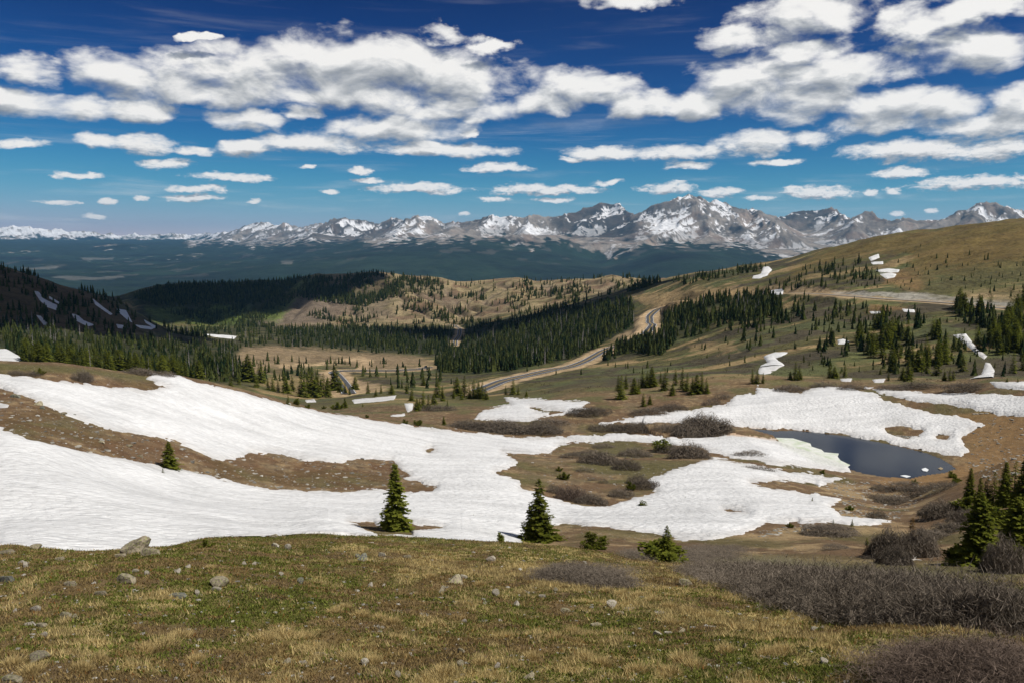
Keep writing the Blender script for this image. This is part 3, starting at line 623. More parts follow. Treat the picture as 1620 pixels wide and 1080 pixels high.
# ------------------------------------------------------------------ materials
def mat(name):
    m = bpy.data.materials.new(name); m.use_nodes = True
    nt = m.node_tree; nt.nodes.clear(); return m, nt
class N:
    def __init__(s, nt): s.nt = nt
    def __call__(s, typ, ins=None, **kw):
        n = s.nt.nodes.new(typ)
        for k, v in kw.items(): setattr(n, k, v)
        for k, v in (ins or {}).items():
            sock = n.inputs[k]
            if isinstance(v, bpy.types.NodeSocket): s.nt.links.new(v, sock)
            else: sock.default_value = v
        return n
def ramp(n, fac, stops):
    r = n('ShaderNodeValToRGB', {'Fac': fac}); cr = r.color_ramp
    while len(cr.elements) < len(stops): cr.elements.new(.5)
    for e, (p, c) in zip(cr.elements, stops):
        e.position = p; e.color = (c, c, c, 1) if isinstance(c, (int, float)) else (*c, 1)
    return r.outputs[0]
def ground_mat(name, sc1, sc2, bump, dist, rough=.95, lo=.55, hi=1.5, speck=None):
    m, nt = mat(name); n = N(nt)
    tc = n('ShaderNodeNewGeometry').outputs['Position']
    at = n('ShaderNodeAttribute', attribute_name='alb').outputs['Color']
    a = n('ShaderNodeTexNoise', {'Vector': tc, 'Scale': sc1, 'Detail': 7, 'Roughness': .65}).outputs['Fac']
    b = n('ShaderNodeTexNoise', {'Vector': tc, 'Scale': sc2, 'Detail': 4, 'Roughness': .6}).outputs['Fac']
    k = n('ShaderNodeMath', {0: a, 1: b}, operation='ADD').outputs[0]
    f = n('ShaderNodeMapRange', {'Value': k, 'From Min': .7, 'From Max': 1.3, 'To Min': lo, 'To Max': hi}).outputs[0]
    col = n('ShaderNodeVectorMath', {0: at, 'Scale': f}, operation='SCALE').outputs[0]
    if speck:
        v = n('ShaderNodeTexVoronoi', {'Vector': tc, 'Scale': speck[0]})
        s1 = n('ShaderNodeMath', {0: v.outputs['Distance'], 1: speck[1]}, operation='LESS_THAN').outputs[0]
        s2 = n('ShaderNodeSeparateColor', {0: v.outputs['Color']}).outputs[0]
        s3 = n('ShaderNodeMath', {0: s2, 1: speck[2]}, operation='GREATER_THAN').outputs[0]
        sf = n('ShaderNodeMath', {0: s1, 1: s3}, operation='MULTIPLY').outputs[0]
        col = n('ShaderNodeMix', {0: sf, 6: col, 7: (*speck[3], 1)}, data_type='RGBA').outputs[2]
    bp = n('ShaderNodeBump', {'Strength': bump, 'Distance': dist, 'Height': k}).outputs[0]
    p = n('ShaderNodeBsdfPrincipled', {'Base Color': col, 'Roughness': rough, 'Specular IOR Level': .15, 'Normal': bp})
    nt.links.new(p.outputs[0], n('ShaderNodeOutputMaterial').inputs[0]); return m
M_near = ground_mat('turf', .9, 7.0, .9, .12, speck=(2.6, .22, .80, (.30, .28, .23)))
M_mid = ground_mat('heath', .045, .35, .9, 1.4, lo=.5, hi=1.5)
M_far = ground_mat('mountain_ground', .0035, .022, .9, 14., lo=.72, hi=1.3)

def snow_mat():
    m, nt = mat('old_snow'); n = N(nt)
    tc = n('ShaderNodeNewGeometry').outputs['Position']
    at = n('ShaderNodeAttribute', attribute_name='alb').outputs['Color']
    mp = n('ShaderNodeMapping', {'Vector': tc, 'Rotation': (0, 0, .5), 'Scale': (.9, 1.5, 1)}).outputs[0]
    a = n('ShaderNodeTexNoise', {'Vector': mp, 'Scale': 2.2, 'Detail': 3, 'Roughness': .5, 'Distortion': .6}).outputs['Fac']
    v = n('ShaderNodeTexVoronoi', {'Vector': mp, 'Scale': 1.6}, feature='SMOOTH_F1').outputs['Distance']
    h = n('ShaderNodeMath', {0: v, 1: a}, operation='ADD').outputs[0]
    d = n('ShaderNodeTexNoise', {'Vector': tc, 'Scale': .12, 'Detail': 6, 'Roughness': .65}).outputs['Fac']
    st = n('ShaderNodeMapping', {'Vector': tc, 'Rotation': (0, 0, .25), 'Scale': (.05, .5, .2)}).outputs[0]
    d2 = n('ShaderNodeTexNoise', {'Vector': st, 'Scale': 1., 'Detail': 5, 'Roughness': .6}).outputs['Fac']
    dd = n('ShaderNodeMath', {0: d, 1: d2}, operation='ADD').outputs[0]
    f = n('ShaderNodeMapRange', {'Value': dd, 'From Min': .75, 'From Max': 1.15, 'To Min': .79, 'To Max': 1.03}).outputs[0]
    hf = n('ShaderNodeMapRange', {'Value': h, 'From Min': .4, 'From Max': 1.15, 'To Min': 1.03, 'To Max': .86}).outputs[0]
    ff = n('ShaderNodeMath', {0: f, 1: hf}, operation='MULTIPLY').outputs[0]
    col = n('ShaderNodeVectorMath', {0: at, 'Scale': ff}, operation='SCALE').outputs[0]
    bp = n('ShaderNodeBump', {'Strength': 1., 'Distance': .19, 'Height': h}).outputs[0]
    p = n('ShaderNodeBsdfPrincipled', {'Base Color': col, 'Roughness': .7, 'Specular IOR Level': .2, 'Normal': bp})
    nt.links.new(p.outputs[0], n('ShaderNodeOutputMaterial').inputs[0]); return m
M_snow = snow_mat()

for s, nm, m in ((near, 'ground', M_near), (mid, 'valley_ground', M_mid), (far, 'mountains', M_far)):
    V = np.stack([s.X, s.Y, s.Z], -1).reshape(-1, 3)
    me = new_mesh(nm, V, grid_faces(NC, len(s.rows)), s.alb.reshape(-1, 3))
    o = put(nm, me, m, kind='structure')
# patch under the camera
V = [(0, 0, near.Z[:, 0].mean())] + [(near.X[i, 0], near.Y[i, 0], near.Z[i, 0]) for i in range(0, NC)]
put('ground_underfoot', new_mesh('ground_underfoot', np.array(V), np.array([(0, 1 + (i + 1) % NC, 1 + i) for i in range(NC)]), np.tile(CL['brown'], (len(V), 1))), M_near, kind='structure')

# ------------------------------------------------------------------ snow sheets
jn = fbm(near.X/1.6, near.Y/1.6, 4, 301) * 2.4 + fbm(near.X/7, near.Y/7, 2, 303) * 2.8
jm = fbm(mid.X/7, mid.Y/7, 3, 305) * 1.6
SMASK_N = np.full(near.Z.shape, -1e3, np.float32)
for poly, holes, d0, d1, label in SNOW:
    parts = []
    for s, jit in ((near, jn), (mid, jm)):
        if s is near and d0 > 350 or s is mid and d1 < 350: continue
        v = poly_sdf(s.px, s.py, poly)
        v = np.where((s.Rr >= d0) & (s.Rr <= d1), v, -1e3)
        for hpoly in holes: v = np.minimum(v, -poly_sdf(s.px, s.py, hpoly))
        if s is near: v = np.minimum(v, (s.Rr - max(d0, 34)) * 5)
        v = v + jit * (np.clip(v, -20, 20) > -19) * (.15 if len(poly) < 8 else .5 if len(poly) < 12 else 1)
        if s is near: SMASK_N = np.maximum(SMASK_N, v)
        act = v > -3.5
        act[1150:] = False
        if not act.any(): continue
        base = s.Zs if s is near else s.Z
        sm = v * s.Rr / F * 2.2
        th = np.where(v > 0, .05 + .42 * (1 - np.exp(-np.clip(sm, 0, 50) / 1.6)), .05 + v * .16)
        if s is near: th = th + (fbm(s.X/5, s.Y/3, 3, 311) * .05) * (v > 0)
        else: th = th * 1.8
        Zz = base + th
        nr = len(s.rows); ci, ri = np.nonzero(act); cmin, cmax, rmin, rmax = ci.min(), ci.max() + 1, ri.min(), ri.max() + 1
        sub = act[cmin:cmax, rmin:rmax]; idx = -np.ones(sub.shape, np.int64)
        anyf = sub[:-1, :-1] & sub[1:, :-1] & sub[1:, 1:] & sub[:-1, 1:]
        fi, fj = np.nonzero(anyf)
        if len(fi) == 0: continue
        q = np.stack([fi*sub.shape[1]+fj, (fi+1)*sub.shape[1]+fj, (fi+1)*sub.shape[1]+fj+1, fi*sub.shape[1]+fj+1], -1)
        uniq, inv = np.unique(q, return_inverse=True)
        Vs = np.stack([s.X[cmin:cmax, rmin:rmax].ravel()[uniq], s.Y[cmin:cmax, rmin:rmax].ravel()[uniq], Zz[cmin:cmax, rmin:rmax].ravel()[uniq]], -1)
        col = np.tile(np.array([.86, .86, .845], np.float32), (len(uniq), 1))
        vv = v[cmin:cmax, rmin:rmax].ravel()[uniq]
        dirt = (1 - sst(0, 9, vv)) * .22 if s is near else np.zeros_like(vv)
        col = col * (1 - dirt[:, None]) + np.array([.38, .31, .24]) * dirt[:, None]
        if s is near:
            tn = near.snow_tint[cmin:cmax, rmin:rmax].ravel()[uniq] * .8
            col = col * (1 - tn[:, None]) + np.array([.66, .42, .22]) * tn[:, None]
            gz = mask_on(near, [(1225,693),(1250,697),(1300,712),(1345,735),(1335,742),(1290,734),(1240,710)], 120, 200, 5)[cmin:cmax, rmin:rmax].ravel()[uniq] * .45
            col = col * (1 - gz[:, None]) + np.array([.68, .71, .60]) * gz[:, None]
        off = sum(len(p[0]) for p in parts)
        parts.append((Vs, inv.reshape(-1, 4)[:, ::-1] + off, col))
    if not parts: continue
    me = new_mesh('snow', np.concatenate([p[0] for p in parts]), np.concatenate([p[1] for p in parts]), np.concatenate([p[2] for p in parts]))
    put('snow_patch', me, M_snow, label, 'snow patch', 'old snow patches lying on the tundra')

# ------------------------------------------------------------------ pond
m, nt = mat('pond_water'); n = N(nt)
tc = n('ShaderNodeNewGeometry').outputs['Position']
w1 = n('ShaderNodeTexNoise', {'Vector': tc, 'Scale': 2.5, 'Detail': 4, 'Roughness': .6}).outputs['Fac']
bp = n('ShaderNodeBump', {'Strength': .10, 'Distance': .02, 'Height': w1}).outputs[0]
dn = n('ShaderNodeTexNoise', {'Vector': tc, 'Scale': .07, 'Detail': 3}).outputs['Fac']
col = n('ShaderNodeMix', {0: dn, 6: (.012, .018, .030, 1), 7: (.035, .045, .058, 1)}, data_type='RGBA').outputs[2]
p = n('ShaderNodeBsdfPrincipled', {'Base Color': col, 'Roughness': .10, 'IOR': 1.13, 'Normal': bp})
nt.links.new(p.outputs[0], n('ShaderNodeOutputMaterial').inputs[0]); M_pond = m
c2 = np.array(pond_xy); cen = c2.mean(0)
pp = cen + (c2 - cen) * 1.05
tri = mathutils.geometry.tessellate_polygon([[mathutils.Vector((a, b, 0)) for a, b in pp]])
me = bpy.data.meshes.new('pond'); me.from_pydata([(a, b, POND_Z) for a, b in pp], [], [tuple(t) for t in tri]); me.update()
if me.polygons[0].normal.z < 0: me.flip_normals()
put('pond_water', me, M_pond, kind='structure')
# pale green slush shelf floating along the near-left shore
def flat_blob(name, pxs, z, m, label, cat, group=None, th=.06):
    pts = [level_pt(a, b, z) for a, b in pxs]; nP = len(pts)
    V = [(a, b, z + th) for a, b in pts] + [(a, b, z - .1) for a, b in pts]
    tri = mathutils.geometry.tessellate_polygon([[mathutils.Vector((a, b, 0)) for a, b in pts]])
    Fs = [tuple(t) for t in tri] + [(i, (i+1) % nP, nP + (i+1) % nP, nP + i) for i in range(nP)]
    me = bpy.data.meshes.new(name); me.from_pydata(V, [], Fs); me.update()
    return put(name, me, m, label, cat, group)
def simple_mat(name, c, rough=.9, var=.3, scale=3., bump=0., spec=.2, obj=True):
    m, nt = mat(name); n = N(nt)
    tc = n('ShaderNodeTexCoord').outputs['Object'] if obj else n('ShaderNodeNewGeometry').outputs['Position']
    a = n('ShaderNodeTexNoise', {'Vector': tc, 'Scale': scale, 'Detail': 6, 'Roughness': .65}).outputs['Fac']
    f = n('ShaderNodeMapRange', {'Value': a, 'From Min': .3, 'From Max': .7, 'To Min': 1 - var, 'To Max': 1 + var}).outputs[0]
    col = n('ShaderNodeVectorMath', {0: c, 'Scale': f}, operation='SCALE').outputs[0]
    ins = {'Base Color': col, 'Roughness': rough, 'Specular IOR Level': spec}
    if bump: ins['Normal'] = n('ShaderNodeBump', {'Strength': .7, 'Distance': bump, 'Height': a}).outputs[0]
    p = n('ShaderNodeBsdfPrincipled', ins)
    nt.links.new(p.outputs[0], n('ShaderNodeOutputMaterial').inputs[0]); return m
def slush_mat():
    m, nt = mat('slush'); n = N(nt)
    tc = n('ShaderNodeNewGeometry').outputs['Position']
    a = n('ShaderNodeTexNoise', {'Vector': tc, 'Scale': .45, 'Detail': 6, 'Roughness': .6}).outputs['Fac']
    col = n('ShaderNodeValToRGB', {'Fac': a}); cr = col.color_ramp
    cr.elements[0].position = .38; cr.elements[0].color = (.55, .62, .46, 1); cr.elements[1].position = .62; cr.elements[1].color = (.78, .79, .73, 1)
    p = n('ShaderNodeBsdfPrincipled', {'Base Color': col.outputs[0], 'Roughness': .6})
    nt.links.new(p.outputs[0], n('ShaderNodeOutputMaterial').inputs[0]); return m
M_slush = slush_mat(); M_floe = simple_mat('floe_ice', (.75, .78, .78), var=.08, obj=False)
edge_px = [(1228,692),(1255,693),(1268,697),(1282,701),(1284,706),(1300,711),(1304,715),(1327,717),(1325,722),(1330,728),(1345,735),(1336,741),(1318,737),(1290,729),(1262,719),(1240,708),(1222,698)]
flat_blob('slush_ice', edge_px, POND_Z + .02, M_slush, 'pale green slush ice floating against the snowy side of the pond', 'slush ice', th=.05)
flat_blob('ice_floe', [(1458,742),(1464,740),(1469,743),(1466,746),(1460,745)], POND_Z, M_floe, 'small white ice floe near the pond outlet', 'ice floe', 'ice floes on the pond', .12)
flat_blob('ice_floe', [(1424,752),(1432,751),(1441,753),(1434,755)], POND_Z, M_floe, 'thin flat ice floe by the near shore of the pond', 'ice floe', 'ice floes on the pond', .05)
flat_blob('stone', [(1484,741),(1488,739),(1492,741),(1488,743)], POND_Z, simple_mat('tan_stone', (.35, .28, .18)), 'tan stone breaking the surface at the tip of the pond', 'stone', None, .12)

# ------------------------------------------------------------------ roads
def road_mat():
    m, nt = mat('asphalt'); n = N(nt)
    tc = n('ShaderNodeNewGeometry').outputs['Position']
    a = n('ShaderNodeTexNoise', {'Vector': tc, 'Scale': .5, 'Detail': 6}).outputs['Fac']
    col = n('ShaderNodeValToRGB', {'Fac': a}); cr = col.color_ramp
    cr.elements[0].color = (.045, .047, .055, 1); cr.elements[1].color = (.085, .085, .09, 1)
    p = n('ShaderNodeBsdfPrincipled', {'Base Color': col.outputs[0], 'Roughness': .85})
    nt.links.new(p.outputs[0], n('ShaderNodeOutputMaterial').inputs[0]); return m
M_road = road_mat()
M_old = simple_mat('worn_asphalt', (.30, .27, .23), var=.25, scale=.2, obj=False)
M_yel = simple_mat('yellow_paint', (.55, .36, .06), var=.15, obj=False); M_wht = simple_mat('white_paint', (.75, .75, .72), var=.1, obj=False)
def strip(p, off, w, dz):
    tg = np.gradient(p[:, :2], axis=0); tg /= np.linalg.norm(tg, axis=1)[:, None]
    nx = np.stack([tg[:, 1], -tg[:, 0]], 1)
    a = p[:, :2] + nx * (off - w/2); b = p[:, :2] + nx * (off + w/2)
    V = np.concatenate([np.c_[a, p[:, 2] + dz], np.c_[b, p[:, 2] + dz]]); n_ = len(p); i = np.arange(n_ - 1)
    return V, np.stack([i + n_, i + n_ + 1, i + 1, i], -1)
for k, (p, hw) in PATHS.items():
    old = k == 'e'
    V, Fc = strip(p, 0, hw * 2 - (.0 if not old else .8), .12)
    put('road', new_mesh('road', V, Fc), M_old if old else M_road, kind='structure')
    if not old:
        A = [strip(p, o, .3, .135) for o in (-hw + .35, hw - .35)]
        V = np.concatenate([a[0] for a in A]); Fc = np.concatenate([a[1] + i * len(A[0][0]) for i, a in enumerate(A)])
        put('road_markings', new_mesh('edge_lines', V, Fc), M_wht, kind='structure')
        A = [strip(p, o, .28, .135) for o in (-.3, .3)]
        V = np.concatenate([a[0] for a in A]); Fc = np.concatenate([a[1] + i * len(A[0][0]) for i, a in enumerate(A)])
        put('road_markings', new_mesh('centre_lines', V, Fc), M_yel, kind='structure')

# ------------------------------------------------------------------ sun, sky, camera
SUN_EL, SUN_AZ = R(54), R(112)      # azimuth clockwise from the view axis (+Y)
sd = mathutils.Vector((math.sin(SUN_AZ) * math.cos(SUN_EL), math.cos(SUN_AZ) * math.cos(SUN_EL), math.sin(SUN_EL)))
sun = bpy.data.lights.new('sun', 'SUN'); sun.energy = 3.6; sun.angle = R(.53); sun.color = (1, .955, .89)
so = bpy.data.objects.new('sun', sun); C.objects.link(so); so.rotation_euler = (-sd).to_track_quat('-Z', 'Y').to_euler()

CLOUDS = [(250,118,140,38),(170,105,80,24),(400,118,110,42),(520,108,130,52),(640,103,130,46),(740,128,110,36),(330,150,120,22),(560,152,150,22),
(40,165,100,26),(130,170,60,24),(50,112,55,22),(225,178,52,20),(700,52,50,14),(775,72,36,12),(310,62,35,7),
(395,190,70,16),(480,180,28,15),(700,176,125,20),(620,205,120,22),(500,228,90,16),(700,238,115,11),(385,232,40,13),(225,228,58,14),(150,222,38,11),(310,237,35,9),(30,228,45,9),(742,215,14,8),
(260,258,42,9),(122,277,38,6),(365,280,65,7),(310,299,48,7),(303,313,52,6),(95,320,35,5),(167,320,13,5),(218,313,13,6),(150,343,17,5),(490,265,12,4),(572,270,22,5),(583,283,28,4),(660,298,78,9),(518,302,15,4),(785,266,58,8),(400,317,14,4),(735,338,12,4),
(930,140,85,30),(1015,165,60,24),(870,160,60,22),(985,2,65,18),(1280,18,100,36),(1180,60,85,22),(1260,82,90,22),(1345,108,110,26),(1430,35,60,30),(1560,8,85,22),(1545,78,100,38),(1440,72,50,20),(1180,135,95,42),(1275,158,95,36),(1100,172,50,20),(1410,168,100,30),(1495,165,80,28),(1610,165,50,34),(1550,203,100,22),(1385,198,100,18),(1190,226,65,20),(965,242,70,12),(1065,242,80,13),(1445,238,120,18),(1570,238,70,18),(1285,220,40,15),(905,252,22,5),(1090,262,40,7),(1225,254,45,6),(1425,273,50,10),(1540,290,100,12),(960,288,32,5),(865,300,90,8),(875,315,35,5),(785,314,24,6),(1055,299,42,10),(1140,305,35,7),(1200,313,22,5),(1295,304,62,11),(1380,305,12,5),(1412,301,12,5),(1421,337,12,5),(1475,333,10,4)]
W = bpy.data.worlds.new('World'); bpy.context.scene.world = W; W.use_nodes = True
nt = W.node_tree; nt.nodes.clear(); n = N(nt)
def cloud_group():
    g = bpy.data.node_groups.new('cloud_field', 'ShaderNodeTree')
    g.interface.new_socket('P', in_out='INPUT', socket_type='NodeSocketVector')
    g.interface.new_socket('D', in_out='OUTPUT', socket_type='NodeSocketFloat')
    n = N(g); gi = n('NodeGroupInput').outputs[0]
    # P = (azimuth deg, elevation deg, 0)
    sp = n('ShaderNodeSeparateXYZ', {0: gi})
    zc = n('ShaderNodeMath', {0: sp.outputs[1], 1: 3.2}, operation='ADD').outputs[0]
    zc = n('ShaderNodeMath', {0: zc, 1: 1.2}, operation='MAXIMUM').outputs[0]
    uu = n('ShaderNodeMath', {0: sp.outputs[0], 1: zc}, operation='DIVIDE').outputs[0]
    lg = n('ShaderNodeMath', {0: zc, 1: math.e}, operation='LOGARITHM').outputs[0]
    vv = n('ShaderNodeMath', {0: lg, 1: 2.1}, operation='MULTIPLY').outputs[0]
    q = n('ShaderNodeCombineXYZ', {0: uu, 1: vv, 2: 3.7}).outputs[0]
    qa = n('ShaderNodeVectorMath', {0: gi, 1: (.26, .50, 1)}, operation='MULTIPLY').outputs[0]
    qb = n('ShaderNodeVectorMath', {0: gi, 1: (1.35, 3.4, 1)}, operation='MULTIPLY').outputs[0]
    na = n('ShaderNodeTexNoise', {'Vector': qa, 'Scale': 1.0, 'Detail': 10, 'Roughness': .57, 'Distortion': .35}).outputs['Fac']
    nb_ = n('ShaderNodeTexNoise', {'Vector': qb, 'Scale': 1.0, 'Detail': 7, 'Roughness': .66, 'Distortion': .3}).outputs['Fac']
    wh = n('ShaderNodeMapRange', {'Value': sp.outputs[1], 'From Min': 4., 'From Max': 8.5, 'To Min': 0., 'To Max': 1.}).outputs[0]
    nz = n('ShaderNodeMix', {0: wh, 2: nb_, 3: na}).outputs[0]
    nzw = n('ShaderNodeTexNoise', {'Vector': qa, 'Scale': 1.7, 'Detail': 4, 'Roughness': .55})
    wv = n('ShaderNodeVectorMath', {0: nzw.outputs['Color'], 1: (.5, .5, .5)}, operation='SUBTRACT').outputs[0]
    wsc = n('ShaderNodeMath', {0: zc, 1: .16}, operation='MULTIPLY').outputs[0]
    wv = n('ShaderNodeVectorMath', {0: wv, 'Scale': wsc}, operation='SCALE').outputs[0]
    wv = n('ShaderNodeVectorMath', {0: wv, 1: (1.6, .8, 0)}, operation='MULTIPLY').outputs[0]
    pw = n('ShaderNodeVectorMath', {0: gi, 1: wv}, operation='ADD').outputs[0]
    acc = None
    ps = n('ShaderNodeSeparateXYZ', {0: pw}); pc = pw
    for ci_, (cx, cy, rx, ry) in enumerate(CLOUDS):
        if ci_ and ci_ % 8 == 0: pc = n('ShaderNodeCombineXYZ', {0: ps.outputs[0], 1: ps.outputs[1], 2: acc}).outputs[0]   # (z is scaled to 0: only keeps the evaluation in order)
        az, t = px_dir(cx, cy); a1, _ = px_dir(cx + rx, cy); _, t1 = px_dir(cx, cy - ry); _, t0 = px_dir(cx, cy + ry)
        az = math.degrees(az); rxd = (math.degrees(a1) - az) * 1.06; el = math.degrees(math.atan(t)); ryd = (math.degrees(math.atan(t1)) - math.degrees(math.atan(t0))) / 2 * 1.08
        mp = n('ShaderNodeMapping', {'Vector': pc, 'Location': (-az / rxd, -el / ryd, 0), 'Scale': (1 / rxd, 1 / ryd, 0)}).outputs[0]
        d = n('ShaderNodeVectorMath', {0: mp, 1: mp}, operation='DOT_PRODUCT').outputs['Value']
        acc = d if acc is None else n('ShaderNodeMath', {0: acc, 1: d, 2: .5}, operation='SMOOTH_MIN').outputs[0]
    # other clouds round the rest of the sky
    gen = n('ShaderNodeTexNoise', {'Vector': gi, 'Scale': .05, 'Detail': 4}).outputs['Fac']
    gg = n('ShaderNodeMapRange', {'Value': gen, 'From Min': .45, 'From Max': .62, 'To Min': 2.5, 'To Max': .3}).outputs[0]
    ax = n('ShaderNodeMath', {0: sp.outputs[0]}, operation='ABSOLUTE').outputs[0]
    hi = n('ShaderNodeMath', {0: sp.outputs[1], 1: 19.}, operation='GREATER_THAN').outputs[0]
    sd_ = n('ShaderNodeMath', {0: ax, 1: 36.}, operation='GREATER_THAN').outputs[0]
    out = n('ShaderNodeMath', {0: hi, 1: sd_}, operation='MAXIMUM').outputs[0]
    up = n('ShaderNodeMath', {0: sp.outputs[1], 1: 2.}, operation='GREATER_THAN').outputs[0]
    out = n('ShaderNodeMath', {0: out, 1: up}, operation='MULTIPLY').outputs[0]
    gg = n('ShaderNodeMix', {0: out, 2: 9., 3: gg}).outputs[0]
    acc = n('ShaderNodeMath', {0: acc, 1: gg}, operation='MINIMUM').outputs[0]
    acc = n('ShaderNodeMath', {0: acc, 1: 1.9}, operation='MINIMUM').outputs[0]
    D = n('ShaderNodeMath', {0: 1.0, 1: acc}, operation='SUBTRACT').outputs[0]
    nn = n('ShaderNodeMath', {0: nz, 1: 3.2, 2: -1.55}, operation='MULTIPLY_ADD').outputs[0]
    D = n('ShaderNodeMath', {0: D, 1: nn}, operation='ADD').outputs[0]
    out = n('NodeGroupOutput'); g.links.new(D, out.inputs[0])
    return g
G = cloud_group()
tcw = n('ShaderNodeTexCoord').outputs['Generated']
sp = n('ShaderNodeSeparateXYZ', {0: tcw})
azr = n('ShaderNodeMath', {0: sp.outputs[0], 1: sp.outputs[1]}, operation='ARCTAN2').outputs[0]
azd = n('ShaderNodeMath', {0: azr, 1: 180 / math.pi}, operation='MULTIPLY').outputs[0]
elr = n('ShaderNodeMath', {0: sp.outputs[2]}, operation='ARCSINE').outputs[0]
eld = n('ShaderNodeMath', {0: elr, 1: 180 / math.pi}, operation='MULTIPLY').outputs[0]
P = n('ShaderNodeCombineXYZ', {0: azd, 1: eld, 2: 0}).outputs[0]
sh = n('ShaderNodeMath', {0: eld, 1: .085, 2: .12}, operation='MULTIPLY_ADD').outputs[0]
dv = n('ShaderNodeVectorMath', {0: (.45, 1., 0), 'Scale': sh}, operation='SCALE').outputs[0]
P2 = n('ShaderNodeVectorMath', {0: P, 1: dv}, operation='ADD').outputs[0]
def G_(v):
    x = n('ShaderNodeGroup'); x.node_tree = G; nt.links.new(v, x.inputs[0]); return x.outputs[0]
D1 = G_(P); D2 = G_(P2)
alpha = n('ShaderNodeMapRange', {'Value': D1, 'From Min': -.18, 'From Max': .95, 'To Min': 0., 'To Max': 1.}, interpolation_type='SMOOTHSTEP').outputs[0]
vq = n('ShaderNodeVectorMath', {0: P, 1: (.07, .95, 1)}, operation='MULTIPLY').outputs[0]
vn = n('ShaderNodeTexNoise', {'Vector': vq, 'Scale': 1., 'Detail': 6, 'Roughness': .6, 'Distortion': .4}).outputs['Fac']
veil = n('ShaderNodeMapRange', {'Value': vn, 'From Min': .50, 'From Max': .78, 'To Min': 0., 'To Max': .34}, interpolation_type='SMOOTHSTEP').outputs[0]
vlo = n('ShaderNodeMapRange', {'Value': eld, 'From Min': 7., 'From Max': 11., 'To Min': 1., 'To Max': .25}).outputs[0]
veil = n('ShaderNodeMath', {0: veil, 1: vlo}, operation='MULTIPLY').outputs[0]
alpha = n('ShaderNodeMath', {0: alpha, 1: veil}, operation='MAXIMUM').outputs[0]
thick = n('ShaderNodeMapRange', {'Value': D2, 'From Min': -.1, 'From Max': 1.35, 'To Min': 1.0, 'To Max': .54}).outputs[0]  # sunlit tops and shaded bases are painted into the cloud colour
dif = n('ShaderNodeMath', {0: D1, 1: D2}, operation='SUBTRACT').outputs[0]
rel = n('ShaderNodeMapRange', {'Value': dif, 'From Min': -.8, 'From Max': .8, 'To Min': -.20, 'To Max': .24}).outputs[0]
br = n('ShaderNodeMath', {0: thick, 1: rel}, operation='ADD').outputs[0]
brc = n('ShaderNodeValToRGB', {'Fac': br}); cr = brc.color_ramp
cr.elements[0].position = .30; cr.elements[0].color = (.235, .26, .295, 1)
cr.elements[1].position = 1.0; cr.elements[1].color = (.95, .93, .90, 1)
e = cr.elements.new(.62); e.color = (.47, .485, .505, 1)
e = cr.elements.new(.82); e.color = (.74, .74, .735, 1)
sky = n('ShaderNodeTexSky', sky_type='NISHITA'); sky.sun_disc = False; sky.sun_elevation = SUN_EL; sky.sun_rotation = SUN_AZ
sky.altitude = 3700; sky.air_density = 1.0; sky.dust_density = .05; sky.ozone_density = 1.6
# the deep polarised blue of thin mountain air: a response curve per channel on the sky texture
sc_ = n('ShaderNodeVectorMath', {0: n('ShaderNodeHueSaturation', {'Saturation': 1.12, 'Value': .1, 'Color': sky.outputs[0]}).outputs[0], 'Scale': 1.}, operation='SCALE').outputs[0]
xyz = n('ShaderNodeSeparateXYZ', {0: sc_}); chn = []
for i_, (a_, g_, k_) in enumerate(((2.9, 3.0, .8), (5.6, 3.1, 1.65), (3.5, 3.0, 1.2))):
    x_ = n('ShaderNodeMath', {0: xyz.outputs[i_], 1: g_}, operation='POWER').outputs[0]
    x_ = n('ShaderNodeMath', {0: x_, 1: a_}, operation='MULTIPLY').outputs[0]
    y_ = n('ShaderNodeMath', {0: x_, 1: k_, 2: 1.}, operation='MULTIPLY_ADD').outputs[0]
    chn.append(n('ShaderNodeMath', {0: x_, 1: y_}, operation='DIVIDE').outputs[0])
hs = n('ShaderNodeCombineXYZ', {0: chn[0], 1: chn[1], 2: chn[2]}).outputs[0]
hs = n('ShaderNodeVectorMath', {0: hs, 'Scale': 8.0}, operation='SCALE').outputs[0]
bg1 = n('ShaderNodeBackground', {'Color': hs, 'Strength': .10}).outputs[0]
bg2 = n('ShaderNodeBackground', {'Color': brc.outputs[0], 'Strength': .83}).outputs[0]
mx = n('ShaderNodeMixShader', {0: alpha, 1: bg1, 2: bg2}).outputs[0]
nt.links.new(mx, n('ShaderNodeOutputWorld').inputs[0])
W.cycles.sampling_method = 'MANUAL'; W.cycles.sample_map_resolution = 256

# air
bpyv = [(x, y, z) for x in (-36000, 36000) for y in (-36000, 36000) for z in (-1100, 1010)]
fcs = [(0,1,3,2),(4,6,7,5),(0,4,5,1),(2,3,7,6),(0,2,6,4),(1,5,7,3)]
me = bpy.data.meshes.new('haze'); me.from_pydata(bpyv, [], fcs); me.update()
m, nt = mat('air'); n = N(nt)
v = n('ShaderNodeVolumePrincipled', {'Color': (.28, .62, 1, 1), 'Density': 2.1e-5, 'Anisotropy': .1})
nt.links.new(v.outputs[0], n('ShaderNodeOutputMaterial').inputs['Volume'])
put('haze', me, m, kind='stuff', label='thin blue mountain haze over the far valley', cat='haze')

